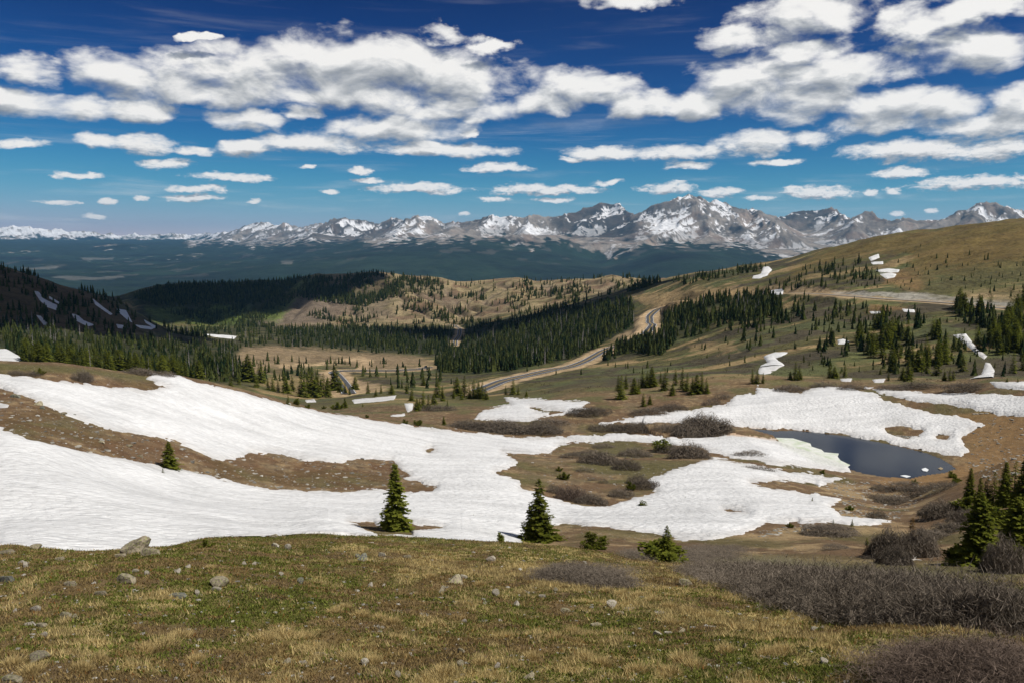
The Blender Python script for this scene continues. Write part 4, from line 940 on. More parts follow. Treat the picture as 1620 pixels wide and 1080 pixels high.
cam = bpy.data.cameras.new('camera'); co = bpy.data.objects.new('camera', cam); C.objects.link(co)
cam.lens = 36 * F / 1620; cam.sensor_width = 36; cam.clip_start = .1; cam.clip_end = 120000
co.rotation_euler = (math.pi / 2 - PITCH, 0, 0)
sc = bpy.context.scene; sc.camera = co
sc.view_settings.view_transform = 'Standard'; sc.view_settings.look = 'None'; sc.view_settings.exposure = .28
sc.cycles.use_denoising = True; sc.cycles.max_bounces = 5; sc.cycles.diffuse_bounces = 2; sc.cycles.glossy_bounces = 2; sc.cycles.volume_bounces = 1
sc.cycles.transparent_max_bounces = 4
sc.render.use_persistent_data = False

# ================================================================== vegetation, rocks and small things
def tri_mesh(name, tris, alb=None, smooth=False):
    tris = np.asarray(tris, np.float32).reshape(-1, 3, 3); V = tris.reshape(-1, 3)
    return new_mesh(name, V, np.arange(len(V)).reshape(-1, 3), None if alb is None else np.repeat(np.asarray(alb, np.float32), 3, 0), smooth)
def foliage_mat(name, c1, c2, trans=.25, rough=.7, objvar=True):
    m, nt = mat(name); n = N(nt)
    at = n('ShaderNodeAttribute', attribute_name='alb').outputs['Color']
    f = n('ShaderNodeSeparateColor', {0: at}).outputs[0]
    col = n('ShaderNodeMix', {0: f, 6: (*c1, 1), 7: (*c2, 1)}, data_type='RGBA').outputs[2]
    if objvar:
        r = n('ShaderNodeObjectInfo').outputs['Random']
        k = n('ShaderNodeMapRange', {'Value': r, 'To Min': .75, 'To Max': 1.25}).outputs[0]
        col = n('ShaderNodeVectorMath', {0: col, 'Scale': k}, operation='SCALE').outputs[0]
    d = n('ShaderNodeBsdfDiffuse', {'Color': col}).outputs[0]
    t = n('ShaderNodeBsdfTranslucent', {'Color': col}).outputs[0]
    mx = n('ShaderNodeMixShader', {0: trans, 1: d, 2: t}).outputs[0]
    nt.links.new(mx, n('ShaderNodeOutputMaterial').inputs[0]); return m
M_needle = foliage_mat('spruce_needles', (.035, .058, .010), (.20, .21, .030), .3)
M_needle_far = foliage_mat('forest_needles', (.014, .026, .010), (.075, .084, .024), .15)
M_russet = foliage_mat('russet_needles', (.10, .045, .015), (.20, .13, .04), .3)
M_bark = simple_mat('bark', (.10, .075, .055), var=.4, scale=9)
M_twig = foliage_mat('willow_twigs', (.068, .056, .044), (.235, .195, .150), .1, objvar=True)
M_twig2 = foliage_mat('red_willow_twigs', (.095, .070, .054), (.27, .205, .16), .1)
M_twig3 = foliage_mat('greening_willow_twigs', (.10, .090, .055), (.27, .245, .15), .15)
M_twig_flat = foliage_mat('scrub_twigs', (.045, .042, .026), (.15, .130, .085), .1, objvar=False)
# grass uses the attribute colour itself
def attr_mat(name, trans=.25):
    m, nt = mat(name); n = N(nt)
    at = n('ShaderNodeAttribute', attribute_name='alb').outputs['Color']
    d = n('ShaderNodeBsdfDiffuse', {'Color': at}).outputs[0]; t = n('ShaderNodeBsdfTranslucent', {'Color': at}).outputs[0]
    nt.links.new(n('ShaderNodeMixShader', {0: trans, 1: d, 2: t}).outputs[0], n('ShaderNodeOutputMaterial').inputs[0]); return m
M_grass = attr_mat('turf_blades')

def tube(p0, p1, r0, r1, k=6):
    p0 = np.array(p0, float); p1 = np.array(p1, float); d = p1 - p0; d /= np.linalg.norm(d) + 1e-9
    a = np.cross(d, [0, 0, 1.] if abs(d[2]) < .9 else [1., 0, 0]); a /= np.linalg.norm(a); b = np.cross(d, a)
    th = np.arange(k) * 2 * np.pi / k
    A = p0 + r0 * (np.cos(th)[:, None] * a + np.sin(th)[:, None] * b); B = p1 + r1 * (np.cos(th)[:, None] * a + np.sin(th)[:, None] * b)
    T = []
    for i in range(k):
        j = (i + 1) % k; T += [(A[i], A[j], B[j]), (A[i], B[j], B[i])]
    return T
def conifer(seed, slim=.22, nb=150, twigs=16, droop=.25, gap=.0, bare=.04, tops=1, lean=0., wide_low=1.0):
    """unit-height spruce: (trunk triangles, crown triangles, crown attribute)"""
    r = np.random.default_rng(seed); TR = []; T = []; A = []
    stems = [(0., 0., 1., lean)]
    for i in range(tops - 1): stems.append((r.uniform(-.10, .10), r.uniform(-.1, .1), r.uniform(.55, .93), r.uniform(-.1, .1)))
    for sx, sy, sh, sl in stems:
        def axis(z): return np.array([sx + sl * z * z, sy, z * sh])
        for k in range(5): TR += tube(axis(k / 5), axis((k + 1) / 5), .020 * sh * (1 - k / 5.3), .020 * sh * (1 - (k + 1) / 5.3))
        n_ = int(nb * sh / (1 + .35 * (tops - 1)))
        for i in range(n_):
            z = bare + (1 - bare) * (i + r.random()) / n_; z = min(z, .985)
            if gap and r.random() < gap * (.4 + .6 * math.sin(z * 21 + seed) ** 2): continue
            az = i * 2.399 + r.uniform(-.5, .5)
            L = slim * sh * (1 - z) ** .72 * r.uniform(.55, 1.12) * (1 if z > .2 else wide_low) + .015
            o = axis(z); d = np.array([math.cos(az), math.sin(az), 0])
            s_ = np.array([-d[1], d[0], 0]); dr = droop * (1.15 - z) * r.uniform(.6, 1.3) - .25 * max(z - .75, 0) * 4 * .5
            m_ = max(3, int(twigs * (.35 + .65 * L / slim / sh)))
            tone = r.random() * .35
            TR += [(o, o + d * L * .8 + np.array([0, 0, -dr * L * .64 + .004]), o + d * L * .8 + np.array([0, 0, -dr * L * .64 - .004]))]
            for q in range(m_):
                u_ = (q + .3 + r.random() * .6) / m_
                c = o + d * L * u_ + np.array([0, 0, -dr * L * u_ + .28 * dr * L * u_ * u_])
                sd_ = 1 if q % 2 else -1
                tl = L * .46 * (1.08 - u_) ** .6 * r.uniform(.6, 1.2) + .012
                dirv = d * r.uniform(.4, .9) + s_ * sd_ * r.uniform(.5, 1.1) + np.array([0, 0, r.uniform(-.45, .15)])
                dirv /= np.linalg.norm(dirv)
                w_ = np.cross(dirv, [0, 0, 1.]); w_ /= np.linalg.norm(w_) + 1e-9
                w_ = w_ * math.cos(r.uniform(-.8, .8)) + np.array([0, 0, 1.]) * r.uniform(-.6, .6)
                w_ *= tl * r.uniform(.20, .34) + .003
                e = c + dirv * tl; mid_ = c + dirv * tl * .5
                T += [(c, mid_ + w_, e), (c, e, mid_ - w_)]
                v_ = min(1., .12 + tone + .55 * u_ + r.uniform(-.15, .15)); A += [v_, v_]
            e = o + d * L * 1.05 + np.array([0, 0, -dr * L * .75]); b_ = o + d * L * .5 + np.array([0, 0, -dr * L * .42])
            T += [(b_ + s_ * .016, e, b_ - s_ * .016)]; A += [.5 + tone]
        t_ = axis(1.); b_ = axis(.93)
        for k in range(3):
            a_ = k * 2.1; w_ = np.array([math.cos(a_), math.sin(a_), 0]) * .010
            T += [(b_ + w_, t_ + np.array([0, 0, .02]), b_ - w_)]; A += [.6]
    A = np.array(A); return TR, T, np.stack([A, A, A], 1)
def shrub_conifer(seed, w=1.4, n=420):
    """low spreading krummholz spruce, unit height: many upright and sideways leaders"""
    r = np.random.default_rng(seed); T = []; A = []; TR = []
    for s in range(10):
        a = r.uniform(0, 6.28); q = r.uniform(0, 1) ** .5; bx, by = math.cos(a) * q * w * .40, math.sin(a) * q * w * .40
        h = (1 - .6 * q ** 1.5) * r.uniform(.7, 1.); TR += tube((bx * .3, by * .3, -.05), (bx, by, h * .8), .03, .008, 4)
        for i in range(n // 10):
            z = r.uniform(.02, 1) ; az = r.uniform(0, 6.28); L = .34 * (1 - z) ** .6 * r.uniform(.5, 1.1) + .05
            o = np.array([bx * (.4 + .6 * z), by * (.4 + .6 * z), z * h]); d = np.array([math.cos(az), math.sin(az), r.uniform(-.1, .45)])
            s_ = np.array([-d[1], d[0], 0]); tn = r.random() * .4
            for k in range(7):
                c = o + d * L * k / 7; dv = d * .7 + s_ * r.uniform(-1, 1) + np.array([0, 0, r.uniform(-.2, .6)]); dv /= np.linalg.norm(dv)
                tl = r.uniform(.05, .12); w_ = np.cross(dv, [r.uniform(-1, 1), .3, 1.]); w_ = w_ / (np.linalg.norm(w_) + 1e-9) * tl * .27
                e = c + dv * tl; m_ = c + dv * tl * .5
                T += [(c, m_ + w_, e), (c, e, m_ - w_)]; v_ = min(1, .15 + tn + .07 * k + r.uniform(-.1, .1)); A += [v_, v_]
    A = np.array(A); return TR, T, np.stack([A, A, A], 1)
def far_conifer(seed, nb=26, slim=.17):
    r = np.random.default_rng(seed); T = []; A = []
    k = 5
    for lv in range(4):                                   # ragged skirts
        z0 = .06 + lv * .235; z1 = min(z0 + .42, 1.0); rad = slim * (1 - z0) ** .8 * r.uniform(.85, 1.1) * .85
        off = r.uniform(0, 6); th = off + np.arange(k) * 2 * np.pi / k
        for i in range(k):
            a, b = th[i], th[(i + 1) % k] if i < k - 1 else th[0] + 2 * np.pi
            ra, rb = rad * r.uniform(.6, 1.2), rad * r.uniform(.6, 1.2)
            T.append(((math.cos(a) * ra, math.sin(a) * ra, z0 + r.uniform(-.04, .05)), (math.cos(b) * rb, math.sin(b) * rb, z0 + r.uniform(-.04, .05)), (0, 0, z1))); A.append(r.uniform(.1, .8))
    for i in range(nb):
        z = r.uniform(.04, .93); a = r.uniform(0, 6.28); L = slim * (1 - z) ** .75 * r.uniform(.8, 1.35) + .012
        d = np.array([math.cos(a), math.sin(a), 0]); s_ = np.array([-d[1], d[0], 0]) * .03
        o = np.array([0, 0, z + .03]); e = d * L + np.array([0, 0, z - .03])
        T += [(o - s_, o + s_, e)]; A.append(r.uniform(.3, 1))
    A = np.array(A); return np.array(T, np.float32), np.stack([A, A, A], 1)

# ---- prototypes (mesh data is shared by the copies)
PRO = {}
def proto(key, gen, needle=None):
    tr, t, a = gen
    PRO[key] = (tri_mesh(key + '_trunk', tr, smooth=True), tri_mesh(key + '_crown', t, a))
    PRO[key][0].materials.append(M_bark); PRO[key][1].materials.append(needle or M_needle)
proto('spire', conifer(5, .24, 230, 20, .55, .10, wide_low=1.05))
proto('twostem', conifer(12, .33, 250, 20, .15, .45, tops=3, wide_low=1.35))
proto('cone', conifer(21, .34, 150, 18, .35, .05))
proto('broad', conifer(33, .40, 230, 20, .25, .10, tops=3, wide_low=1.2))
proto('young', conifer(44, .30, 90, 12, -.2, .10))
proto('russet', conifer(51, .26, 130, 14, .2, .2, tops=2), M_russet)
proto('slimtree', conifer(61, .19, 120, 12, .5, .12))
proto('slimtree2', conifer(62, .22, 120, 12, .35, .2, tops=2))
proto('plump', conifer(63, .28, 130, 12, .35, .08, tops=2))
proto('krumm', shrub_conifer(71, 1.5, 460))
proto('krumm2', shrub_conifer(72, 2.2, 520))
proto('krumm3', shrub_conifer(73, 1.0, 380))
SMALL = {}
for i in range(5):
    t, a = far_conifer(80 + i, 60, .20 + .025 * (i % 3)); SMALL[i] = tri_mesh('small_spruce', t, a); SMALL[i].materials.append(M_needle_far)
def metres(hpx, p): return hpx * (p[1] * CP - p[2] * SP) / F
def tree(key, px, py, hpx, label, dmin, dmax=34000., wf=1., name='spruce_tree', cat='spruce tree', group=None, parts=True, sink=.03):
    p = ground(px, py, dmin, dmax); h = metres(hpx, p)
    tr, cr = PRO[key]
    root = bpy.data.objects.new(name, None); C.objects.link(root); root.location = (p[0], p[1], p[2] - sink * h); root.rotation_euler[2] = random.uniform(0, 6.28)
    root.scale = (h * wf, h * wf, h); root['label'] = label; root['category'] = cat
    if group: root['group'] = group
    for nm_, me in (('trunk', tr), ('crown', cr)):
        o = bpy.data.objects.new(nm_, me); C.objects.link(o); o.parent = root
    return root

tree('spire', 626, 838, 112, 'tall narrow spruce rising from the brown sliver in the snow', 40, 80, 1.1)
tree('twostem', 852, 856, 106, 'spruce with several trunks and bare gaps at the near edge of the snow', 40, 80)
tree('cone', 268, 741, 46, 'lone cone shaped spruce on the brown band between two snowfields', 60, 120, 1.35)
tree('krumm2', 936, 868, 30, 'low domed spruce bush between the gappy spruce and the willow thicket', 36, 70, 1.35, 'spruce_bush', 'spruce bush')
tree('krumm', 1046, 889, 45, 'bushy spruce clump with a pointed leader at the corner of the thicket', 34, 70, 1.5, 'spruce_bush', 'spruce bush')
tree('cone', 1054, 889, 62, 'short spruce leader standing in the bushy clump by the thicket', 34, 70, .9)
tree('krumm2', 325, 877, 17, 'tiny dark spruce mat on the turf crest right of the big boulder', 20, 36, 1.2, 'spruce_bush', 'spruce bush')
tree('krumm', 1046, 714, 29, 'round spruce bush on the far rim of the heath island', 100, 190, 1.05, 'spruce_bush', 'spruce bush')
tree('krumm2', 884, 744, 8, 'flat green spruce mat on the heath island', 90, 170, 1.2, 'spruce_bush', 'spruce bush')
tree('krumm2', 893, 758, 15, 'pointed green spruce mat just below the flat one on the island', 90, 170, .9, 'spruce_bush', 'spruce bush')
tree('krumm2', 996, 774, 15, 'green spruce mat among willow mounds at the right of the island', 80, 160, 1.0, 'spruce_bush', 'spruce bush')
tree('krumm3', 1017, 804, 17, 'small bright bush at the snow edge below the island', 70, 140, 1.0, 'spruce_bush', 'spruce bush')
tree('krumm3', 791, 878, 22, 'ragged yellowing seedling left of the gappy spruce', 34, 80, .8, 'spruce_bush', 'spruce bush')
tree('young', 749, 822, 10, 'tiny seedling poking out of the snow between the two tall spruces', 40, 90, .9, 'spruce_seedling', 'seedling')
tree('young', 258, 752, 13, 'small half bare seedling on the snow under the cone shaped spruce', 60, 110, 1.1, 'spruce_seedling', 'seedling')
tree('russet', 1441, 874, 60, 'russet topped spruce rising out of the round willow mound', 45, 80, .95)
tree('young', 1371, 862, 14, 'bright seedling at the left flank of the round willow mound', 45, 90, 1.1, 'spruce_seedling', 'seedling')
tree('broad', 1546, 894, 124, 'large dark spruce with spreading skirts at the right', 40, 75, .95)
tree('krumm', 1524, 893, 42, 'low bushy spruce against the left skirts of the large dark spruce', 40, 75, 1.1, 'spruce_bush', 'spruce bush')
tree('broad', 1604, 886, 108, 'broad spruce cut by the frame edge beside the large dark one', 45, 85, 1.1)
tree('spire', 1640, 880, 150, 'tall spruce at the very edge of the frame', 45, 85, .9)
tree('krumm2', 1505, 748, 12, 'spruce mat on the tawny bank at the tip of the pond', 80, 160, 1.0, 'spruce_bush', 'spruce bush')
for i, (x, y, h, k, wf) in enumerate([(1533,796,60,'spire',.9),(1549,800,48,'cone',.8),(1560,802,52,'slimtree2',1.1),(1571,800,58,'plump',.9),(1588,800,74,'spire',1.),(1602,806,82,'plump',.9),(1618,808,96,'spire',1.),(1634,800,90,'plump',1.)]):
    tree(k, x, y, h, ['leftmost tall spruce of the dark stand behind the large spruce','short dense spruce next to the stand end','forked spruce in the dark stand','rounded spruce in the dark stand','tall pointed spruce in the dark stand','stout spruce near the stand top','tallest spruce of the dark stand','spruce of the dark stand cut by the frame edge'][i], 60, 125, wf, group='dark stand of spruces above the willow mounds')
for i, (x, y, h, k, wf, lb) in enumerate([(1527,806,26,'krumm2',1.1,'skirt of low spruce under the dark stand, left end'),(1562,812,26,'krumm2',1.1,'skirt of low spruce under the dark stand, middle'),(1582,826,24,'krumm',1.2,'isolated green bush below the dark stand'),(1511,764,14,'krumm2',1.0,'low spruce mat above the dark stand, left'),(1600,832,40,'krumm',1.4,'big low spruce bush right of the isolated one')]):
    tree(k, x, y, h, lb, 55, 130, wf, 'spruce_bush', 'spruce bush')
for x, y, h, k, lb in [(1285,796,11,'young','small seedling standing alone on the lower snow'),(1302,748,7,'krumm2','green mat on the strip of land by the pond'),(1345,807,10,'krumm2','bright green bush at the lower snow tip'),(1250,834,9,'krumm2','green bush on the pebbly edge under the snow'),(1318,833,13,'young','leftmost seedling on the last snow tongue'),(1348,832,13,'young','dark seedling on the last snow tongue'),(1424,742,6,'krumm2','green mat on the near bank of the pond'),(1447,764,8,'krumm2','small green mat right of the near bank'),
                       (1084,793,9,'young','tiny seedling in the lower snow'),(1480,842,9,'krumm3','yellow green seedling above the round willow mound'),(1568,937,20,'young','small spruce seedling behind the thicket'),(1416,920,12,'russet','orange tipped seedling poking out of the thicket'),(1608,955,22,'young','leaning seedling in the thicket near the frame edge'),(1606,1010,40,'krumm3','dark spruce sprig at the frame edge by the red willows'),(1330,590,8,'young','seedling on the bench'),(62,592,12,'krumm2','round green bush on the hillock at the left'),
                       (640,670,9,'krumm2','green mat on the heath left of the willow hollow'),(660,672,13,'krumm','pointed green bush behind the snow rim'),(702,672,15,'cone','small dark spruce in the willow hollow'),(580,660,6,'krumm2','green mat just behind the snow rim'),(535,647,14,'krumm2','leafy green clump behind the snow rim'),(512,646,6,'krumm2','little green clump left of the leafy one'),(488,645,8,'krumm2','flat green clump behind the snow rim'),(546,645,18,'cone','dark little spruce above the leafy clump'),(574,643,7,'young','seedling right of the dark little spruce'),
                       (470,640,14,'krumm3','bushy spruce at the snow rim, left of the flat clump'),(456,640,18,'plump','stubby spruce at the snow rim')]:
    small = 'seedling' in lb; isb = k.startswith('krumm')
    tree(k, x, y, h, lb, 20 if y > 900 else (50 if y > 745 else 95), 330, 1.0, 'spruce_seedling' if small else ('spruce_bush' if isb else 'spruce_tree'), 'seedling' if small else ('spruce bush' if isb else 'spruce tree'))
# spruces on the bench beyond the shelf
BENCH = [(978,618,26),(983,631,40),(990,615,24),(1003,623,28),(1010,622,24),(1016,613,30),(1024,613,28),(1031,612,34),(1045,606,20),(1052,617,36),(1068,609,28),(1064,625,20),(1079,615,36),(1087,618,30),(1095,620,26),(1102,622,32),(1110,620,34),(1117,622,26),(1018,643,22),(1028,640,16),(1190,606,24),(1198,606,22),(1207,606,18),(1250,600,14),(1258,601,30),(1264,600,24),(1313,598,26),(1320,598,20),(1336,596,22),(1393,592,12),(1405,602,16),(1428,601,22),(1436,603,40),(1440,600,26),(1442,609,12),(1494,602,16),(1502,602,22),(1508,601,16),(1610,606,10),(1593,605,8),
 (800,624,16),(812,623,26),(820,624,16),(833,627,10),(735,628,36),(742,630,24),(750,629,32),(757,629,26),(763,630,30),(768,632,22),(718,630,16),(723,626,32),(730,632,20),(693,628,32),(700,634,26),(686,640,18),(678,648,26),(670,645,30),(664,646,18),(660,652,22),(708,646,16),(652,634,22),(643,622,18),(620,623,16),(603,622,16),(595,626,14),(582,622,20),(562,616,22),(553,624,14),(546,622,18),(538,620,24),(530,612,40),(520,628,32),(512,626,38),(504,620,30),(495,628,42),(488,624,40),(478,628,44),(462,618,26),(452,622,30),(440,620,20),(432,618,24),(424,616,20),(670,605,14),(385,600,18),(405,612,22),(413,603,38),(393,598,46),(378,608,20),(366,612,22)]
BG = 'spruces standing on the bench behind the snow'
for i, (x, y, h) in enumerate(BENCH):
    k = ['slimtree','plump','slimtree2','cone'][i % 4]
    lb = ('spruce in the clump at the end of the tawny bench' if x < 1130 and x > 960 else 'spruce on the bench above the pond snowfield' if x >= 1130 else 'spruce in the copse left of the notched snow patch' if x > 640 else 'spruce near the road bend behind the snow rim')
    tree(k, x, y, h, lb, 205 if x > 780 else 225, 460, random.uniform(1.1, 1.4), group=BG)

# ---- forests: scatter inside outlines, the largest stay individual trees, the rest is one mass
def scatter(poly, d0, d1, n, hr, cl, seed):
    r = np.random.default_rng(seed); P_ = np.array(poly, float); x0, y0 = P_.min(0); x1, y1 = P_.max(0); out = []
    tries = 0
    while len(out) < n and tries < n * 14:
        tries += 1
        x, y = r.uniform(x0, x1), r.uniform(y0, y1)
        ins = False
        for (ax, ay), (bx, by) in zip(poly, poly[1:] + poly[:1]):
            if (ay > y) != (by > y) and x < (bx - ax) * (y - ay) / (by - ay) + ax: ins = not ins
        if not ins: continue
        p = ground(x, y, d0, d1)
        rr = math.hypot(p[0], p[1])
        if rr < d0 or rr > d1: continue
        out.append((x, y, p, r.random(), r.uniform(*hr)))
    if not out: return []
    pts = np.array([o[2] for o in out]); s_ = 42 if d1 < 1400 else 85
    nz = fbm(pts[:, 0] / s_, pts[:, 1] / s_, 3, 401 + seed) + .35 * fbm(pts[:, 0] / 12, pts[:, 1] / 12, 1, 409)
    res = []
    for o, q in zip(out, nz):
        if cl and q < -.35 + cl * .62 and o[3] > (.10 if cl < .9 else .04): continue
        # keep the road clear
        ok = True
        for pth, hw in PATHS.values():
            dd = np.hypot(pth[:, 0] - o[2][0], pth[:, 1] - o[2][1]).min()
            # trees right in front of a road are lower than the sight line only if well below it
            if dd < hw + 5: ok = False
        if ok: res.append((o[2], o[4], o[0], o[1]))
    return res
NOTREE = [([(x, y) for x, y in poly], d0, d1) for poly, hs_, d0, d1, lb in SNOW if d0 >= 200]
NOTREE += [([(716,519),(730,519),(731,535),(726,548),(716,548),(722,535)],850,1500)]
NOTREE += [([(1000,500),(1024,496),(1032,505),(1028,520),(1004,530),(985,534),(960,540),(982,526),(1004,516)],500,1100), ([(512,586),(560,582),(575,600),(618,610),(600,622),(548,622),(530,612)],380,800), ([(1036,515),(1044,498),(1050,505),(1040,525)],500,1100)]
def inpoly(x, y, poly):
    ins = False
    for (ax, ay), (bx, by) in zip(poly, poly[1:] + poly[:1]):
        if (ay > y) != (by > y) and x < (bx - ax) * (y - ay) / (by - ay) + ax: ins = not ins
    return ins
ALLTREES = []
for fi, (poly, d0, d1, nt_, hr, cl, fl) in enumerate(FOREST):
    for p, h, x, y in scatter(poly, d0, d1, int(nt_ * (1 + cl * .9)), hr, cl, fi):
        if any(inpoly(x, y - k_, q) for q, a_, b_ in NOTREE for k_ in (0, 4, 8)): continue
        dep = p[1] * CP - p[2] * SP
        ALLTREES.append((h * F / dep, h, p, fi))
# heavy clumps on the hillside under the road (photo pixels of clump centres)
rr_ = np.random.default_rng(91)
for cx, cy, n_, sx, sy, hp in [(1230,505,14,22,8,26),(1262,500,10,16,8,26),(1200,520,8,14,8,22),(1325,500,7,14,5,22),(1190,545,6,10,7,26),(1165,515,9,20,12,24),(1320,545,10,16,5,28),(1300,555,6,12,6,26),(1395,520,10,12,10,32),(1378,560,10,10,9,40),(1402,545,12,12,12,40),(1425,535,8,9,9,34),(1440,545,6,9,8,34),(1360,545,7,9,8,32),(1448,510,5,8,6,28),(1480,528,8,10,7,34),(1465,575,5,8,4,34),(1492,572,8,10,5,44),(1415,590,5,6,4,30),(1440,573,6,9,5,30),(1530,495,14,14,7,34),(1548,500,10,12,7,30),(1590,520,12,14,10,40),(1612,505,12,10,10,40),(1575,540,10,12,7,36),(1610,545,8,10,10,36),(1555,515,5,6,6,26),(1545,560,4,6,5,20),(1612,570,3,5,4,26),(1400,500,6,12,5,22)]:
    for _ in range(n_):
        x = rr_.normal(cx, sx * .6); y = rr_.normal(cy, sy * .6)
        if any(inpoly(x, y, q) for q, a_, b_ in NOTREE): continue
        p = ground(x, y, 235, 640); dep = p[1] * CP - p[2] * SP; hp2 = hp * rr_.uniform(.6, 1.1)
        ALLTREES.append((hp2, hp2 * dep / F, p, 100))
ALLTREES.sort(key=lambda t: -t[0])
n_ind = 300 - len(BENCH) - 22
WHERE = dict(enumerate(['dark spruce in the forest behind the left hillock', 'spruce in the dense wood left of the climbing road', 'spruce in the shaded wood at the ridge foot', 'spruce in the wood under the road bend', 'spruce scattered on the green hillside below the road bank', 'spruce in the stand at the right under the road bank', 'spruce in the band across the golden hill', 'spruce on the skyline of the hill', 'lone spruce high on the golden hill', 'black spruce on the dark left hill', 'spruce in the wood between the dark hill and the ridge', 'spruce on the shaded end of the wooded ridge', 'spruce above the lime green glade on the ridge', 'spruce on the wooded ridge', 'spruce dotted on the tan ridge', 'stunted spruce on the green hillside', 'stunted spruce above the road on the golden hill', 'spruce dotted round the road bend meadow', 'small spruce on the open green flat'])); WHERE[100] = 'spruce in a clump on the hillside below the road bank'
for i, (hp, h, p, fi) in enumerate(ALLTREES[:n_ind]):
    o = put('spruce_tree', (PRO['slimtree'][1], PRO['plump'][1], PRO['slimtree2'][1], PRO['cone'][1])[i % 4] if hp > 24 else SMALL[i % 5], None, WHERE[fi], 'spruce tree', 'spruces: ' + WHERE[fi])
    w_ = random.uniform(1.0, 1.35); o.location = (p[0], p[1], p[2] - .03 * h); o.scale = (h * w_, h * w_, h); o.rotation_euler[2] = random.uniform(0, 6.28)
rest = ALLTREES[n_ind:]
protos = [far_conifer(200 + i, 10 + 4 * (i % 2), .20 + .025 * (i % 3)) for i in range(8)]
def instmesh(name, protos, items, m, attrvar=.5, seed=0):
    r = np.random.default_rng(seed); Ts = []; As = []; items = [(q[0], q[1] * hv) for q, hv in zip(items, r.uniform(.55, 1.15, len(items)))]
    idx = r.integers(0, len(protos), len(items))
    for k, (t, a) in enumerate(protos):
        it = [items[i] for i in np.nonzero(idx == k)[0]]
        if not it: continue
        pos = np.array([q[0] for q in it]); h = np.array([q[1] for q in it]); th = r.uniform(0, 6.28, len(it)); w_ = r.uniform(.85, 1.2, len(it)) * h
        c, s_ = np.cos(th), np.sin(th); t = np.asarray(t, np.float32)
        X_ = t[None, ..., 0] * (c * w_)[:, None, None] - t[None, ..., 1] * (s_ * w_)[:, None, None]
        Y_ = t[None, ..., 0] * (s_ * w_)[:, None, None] + t[None, ..., 1] * (c * w_)[:, None, None]
        Z_ = t[None, ..., 2] * h[:, None, None]
        Ts.append((np.stack([X_, Y_, Z_], -1) + (pos - np.c_[h * 0, h * 0, h * .03])[:, None, None, :]).reshape(-1, 3, 3))
        As.append(np.clip(a[None] + r.uniform(-attrvar, attrvar, len(it))[:, None, None], 0, 1).reshape(-1, 3))
    return tri_mesh(name, np.concatenate(Ts), np.concatenate(As))
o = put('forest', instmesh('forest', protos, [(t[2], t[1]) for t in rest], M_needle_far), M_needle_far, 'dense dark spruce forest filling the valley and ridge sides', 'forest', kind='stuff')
dead = [t for i, t in enumerate(rest) if t[3] in (0, 1, 2, 3, 10) and i % 17 == 0]
DT = np.array(tube((0, 0, 0), (0, 0, 1), .03, .004, 4) + [t_ for k_ in range(9) for t_ in [((0, 0, .35 + k_ * .06), (math.cos(k_ * 2.4) * .11 * (1 - k_ / 12), math.sin(k_ * 2.4) * .11 * (1 - k_ / 12), .33 + k_ * .06), (0, 0, .38 + k_ * .06))]], np.float32)
put('dead_trees', instmesh('dead_trees', [(DT, np.full((len(DT), 3), .5))], [(t[2] + np.array([3., 0, 0]), t[1] * 1.15) for t in [(a_, b_, np.array(c_), d_) for a_, b_, c_, d_ in dead]], None), simple_mat('grey_snag', (.30, .27, .25), obj=False), 'grey dead snags scattered through the spruce forest', 'dead trees', kind='stuff')
print('trees', len(ALLTREES))

# ---- willow shrubs
def shrub_tris(seed, n, w=1., h=.5, tw=.012, spread=.55):
    """bare twiggy mound, unit half-width: short crossing twigs filling the volume up to an uneven top"""
    r = np.random.default_rng(seed)
    a = r.uniform(0, 6.283, n); q = r.uniform(0, 1, n) ** .5
    lump = 1 + .28 * np.sin(a * 3 + seed) * q + .22 * np.sin(a * 5 + q * 9 + seed) - .12 * np.cos(q * 11)
    px_, py_ = np.cos(a) * q * w, np.sin(a) * q * w
    top = h * np.sqrt(np.clip(1.04 - q ** 2, .04, 1)) * lump
    u = r.uniform(0, 1, n) ** .55                       # most of what shows is near the top
    e = np.stack([px_, py_, top * u * r.uniform(.9, 1.1, n)], 1)
    ln = h * r.uniform(.10, .34, n)
    d = np.stack([np.cos(a) * q * .5 + r.normal(0, .65, n), np.sin(a) * q * .5 + r.normal(0, .65, n), r.uniform(.25, 1.1, n)], 1)
    d /= np.linalg.norm(d, axis=1)[:, None]
    asp = h / w if w else 1
    b = e - d * ln[:, None]; b[:, 2] = np.maximum(b[:, 2], -.02)
    th = r.uniform(0, 6.28, n); wv = np.stack([np.cos(th), np.sin(th), np.zeros(n)], 1) * (tw * r.uniform(.6, 1.6, n))[:, None]
    T = np.stack([b - wv, b + wv, e], 1)
    A = np.clip(r.uniform(0, 1, n) ** 1.5 * .8 + .25 * u - .05, 0, 1)
    return T.astype(np.float32), np.stack([A, A, A], 1)
def mound(px, py, wpx, hpx, label, dmin, dmax, m=None, n=1500, seed=None, depth=.8):
    p = ground(px, py, dmin, dmax); W_ = metres(wpx, p) / 2; H_ = metres(hpx, p)
    t, a = shrub_tris(seed or int(px * 7 + py), int(n * 3), 1., 1., .010)
    me = tri_mesh('willow_shrub', t, a)
    o = put('willow_shrub', me, m or M_twig, label, 'willow shrub', 'bare willow mounds on the tundra')
    o.location = (p[0], p[1] + W_ * .2, zat(p[0], p[1] + W_ * .2) - .08 * H_); o.scale = (W_, W_ * depth, H_ * 1.08)
    return o
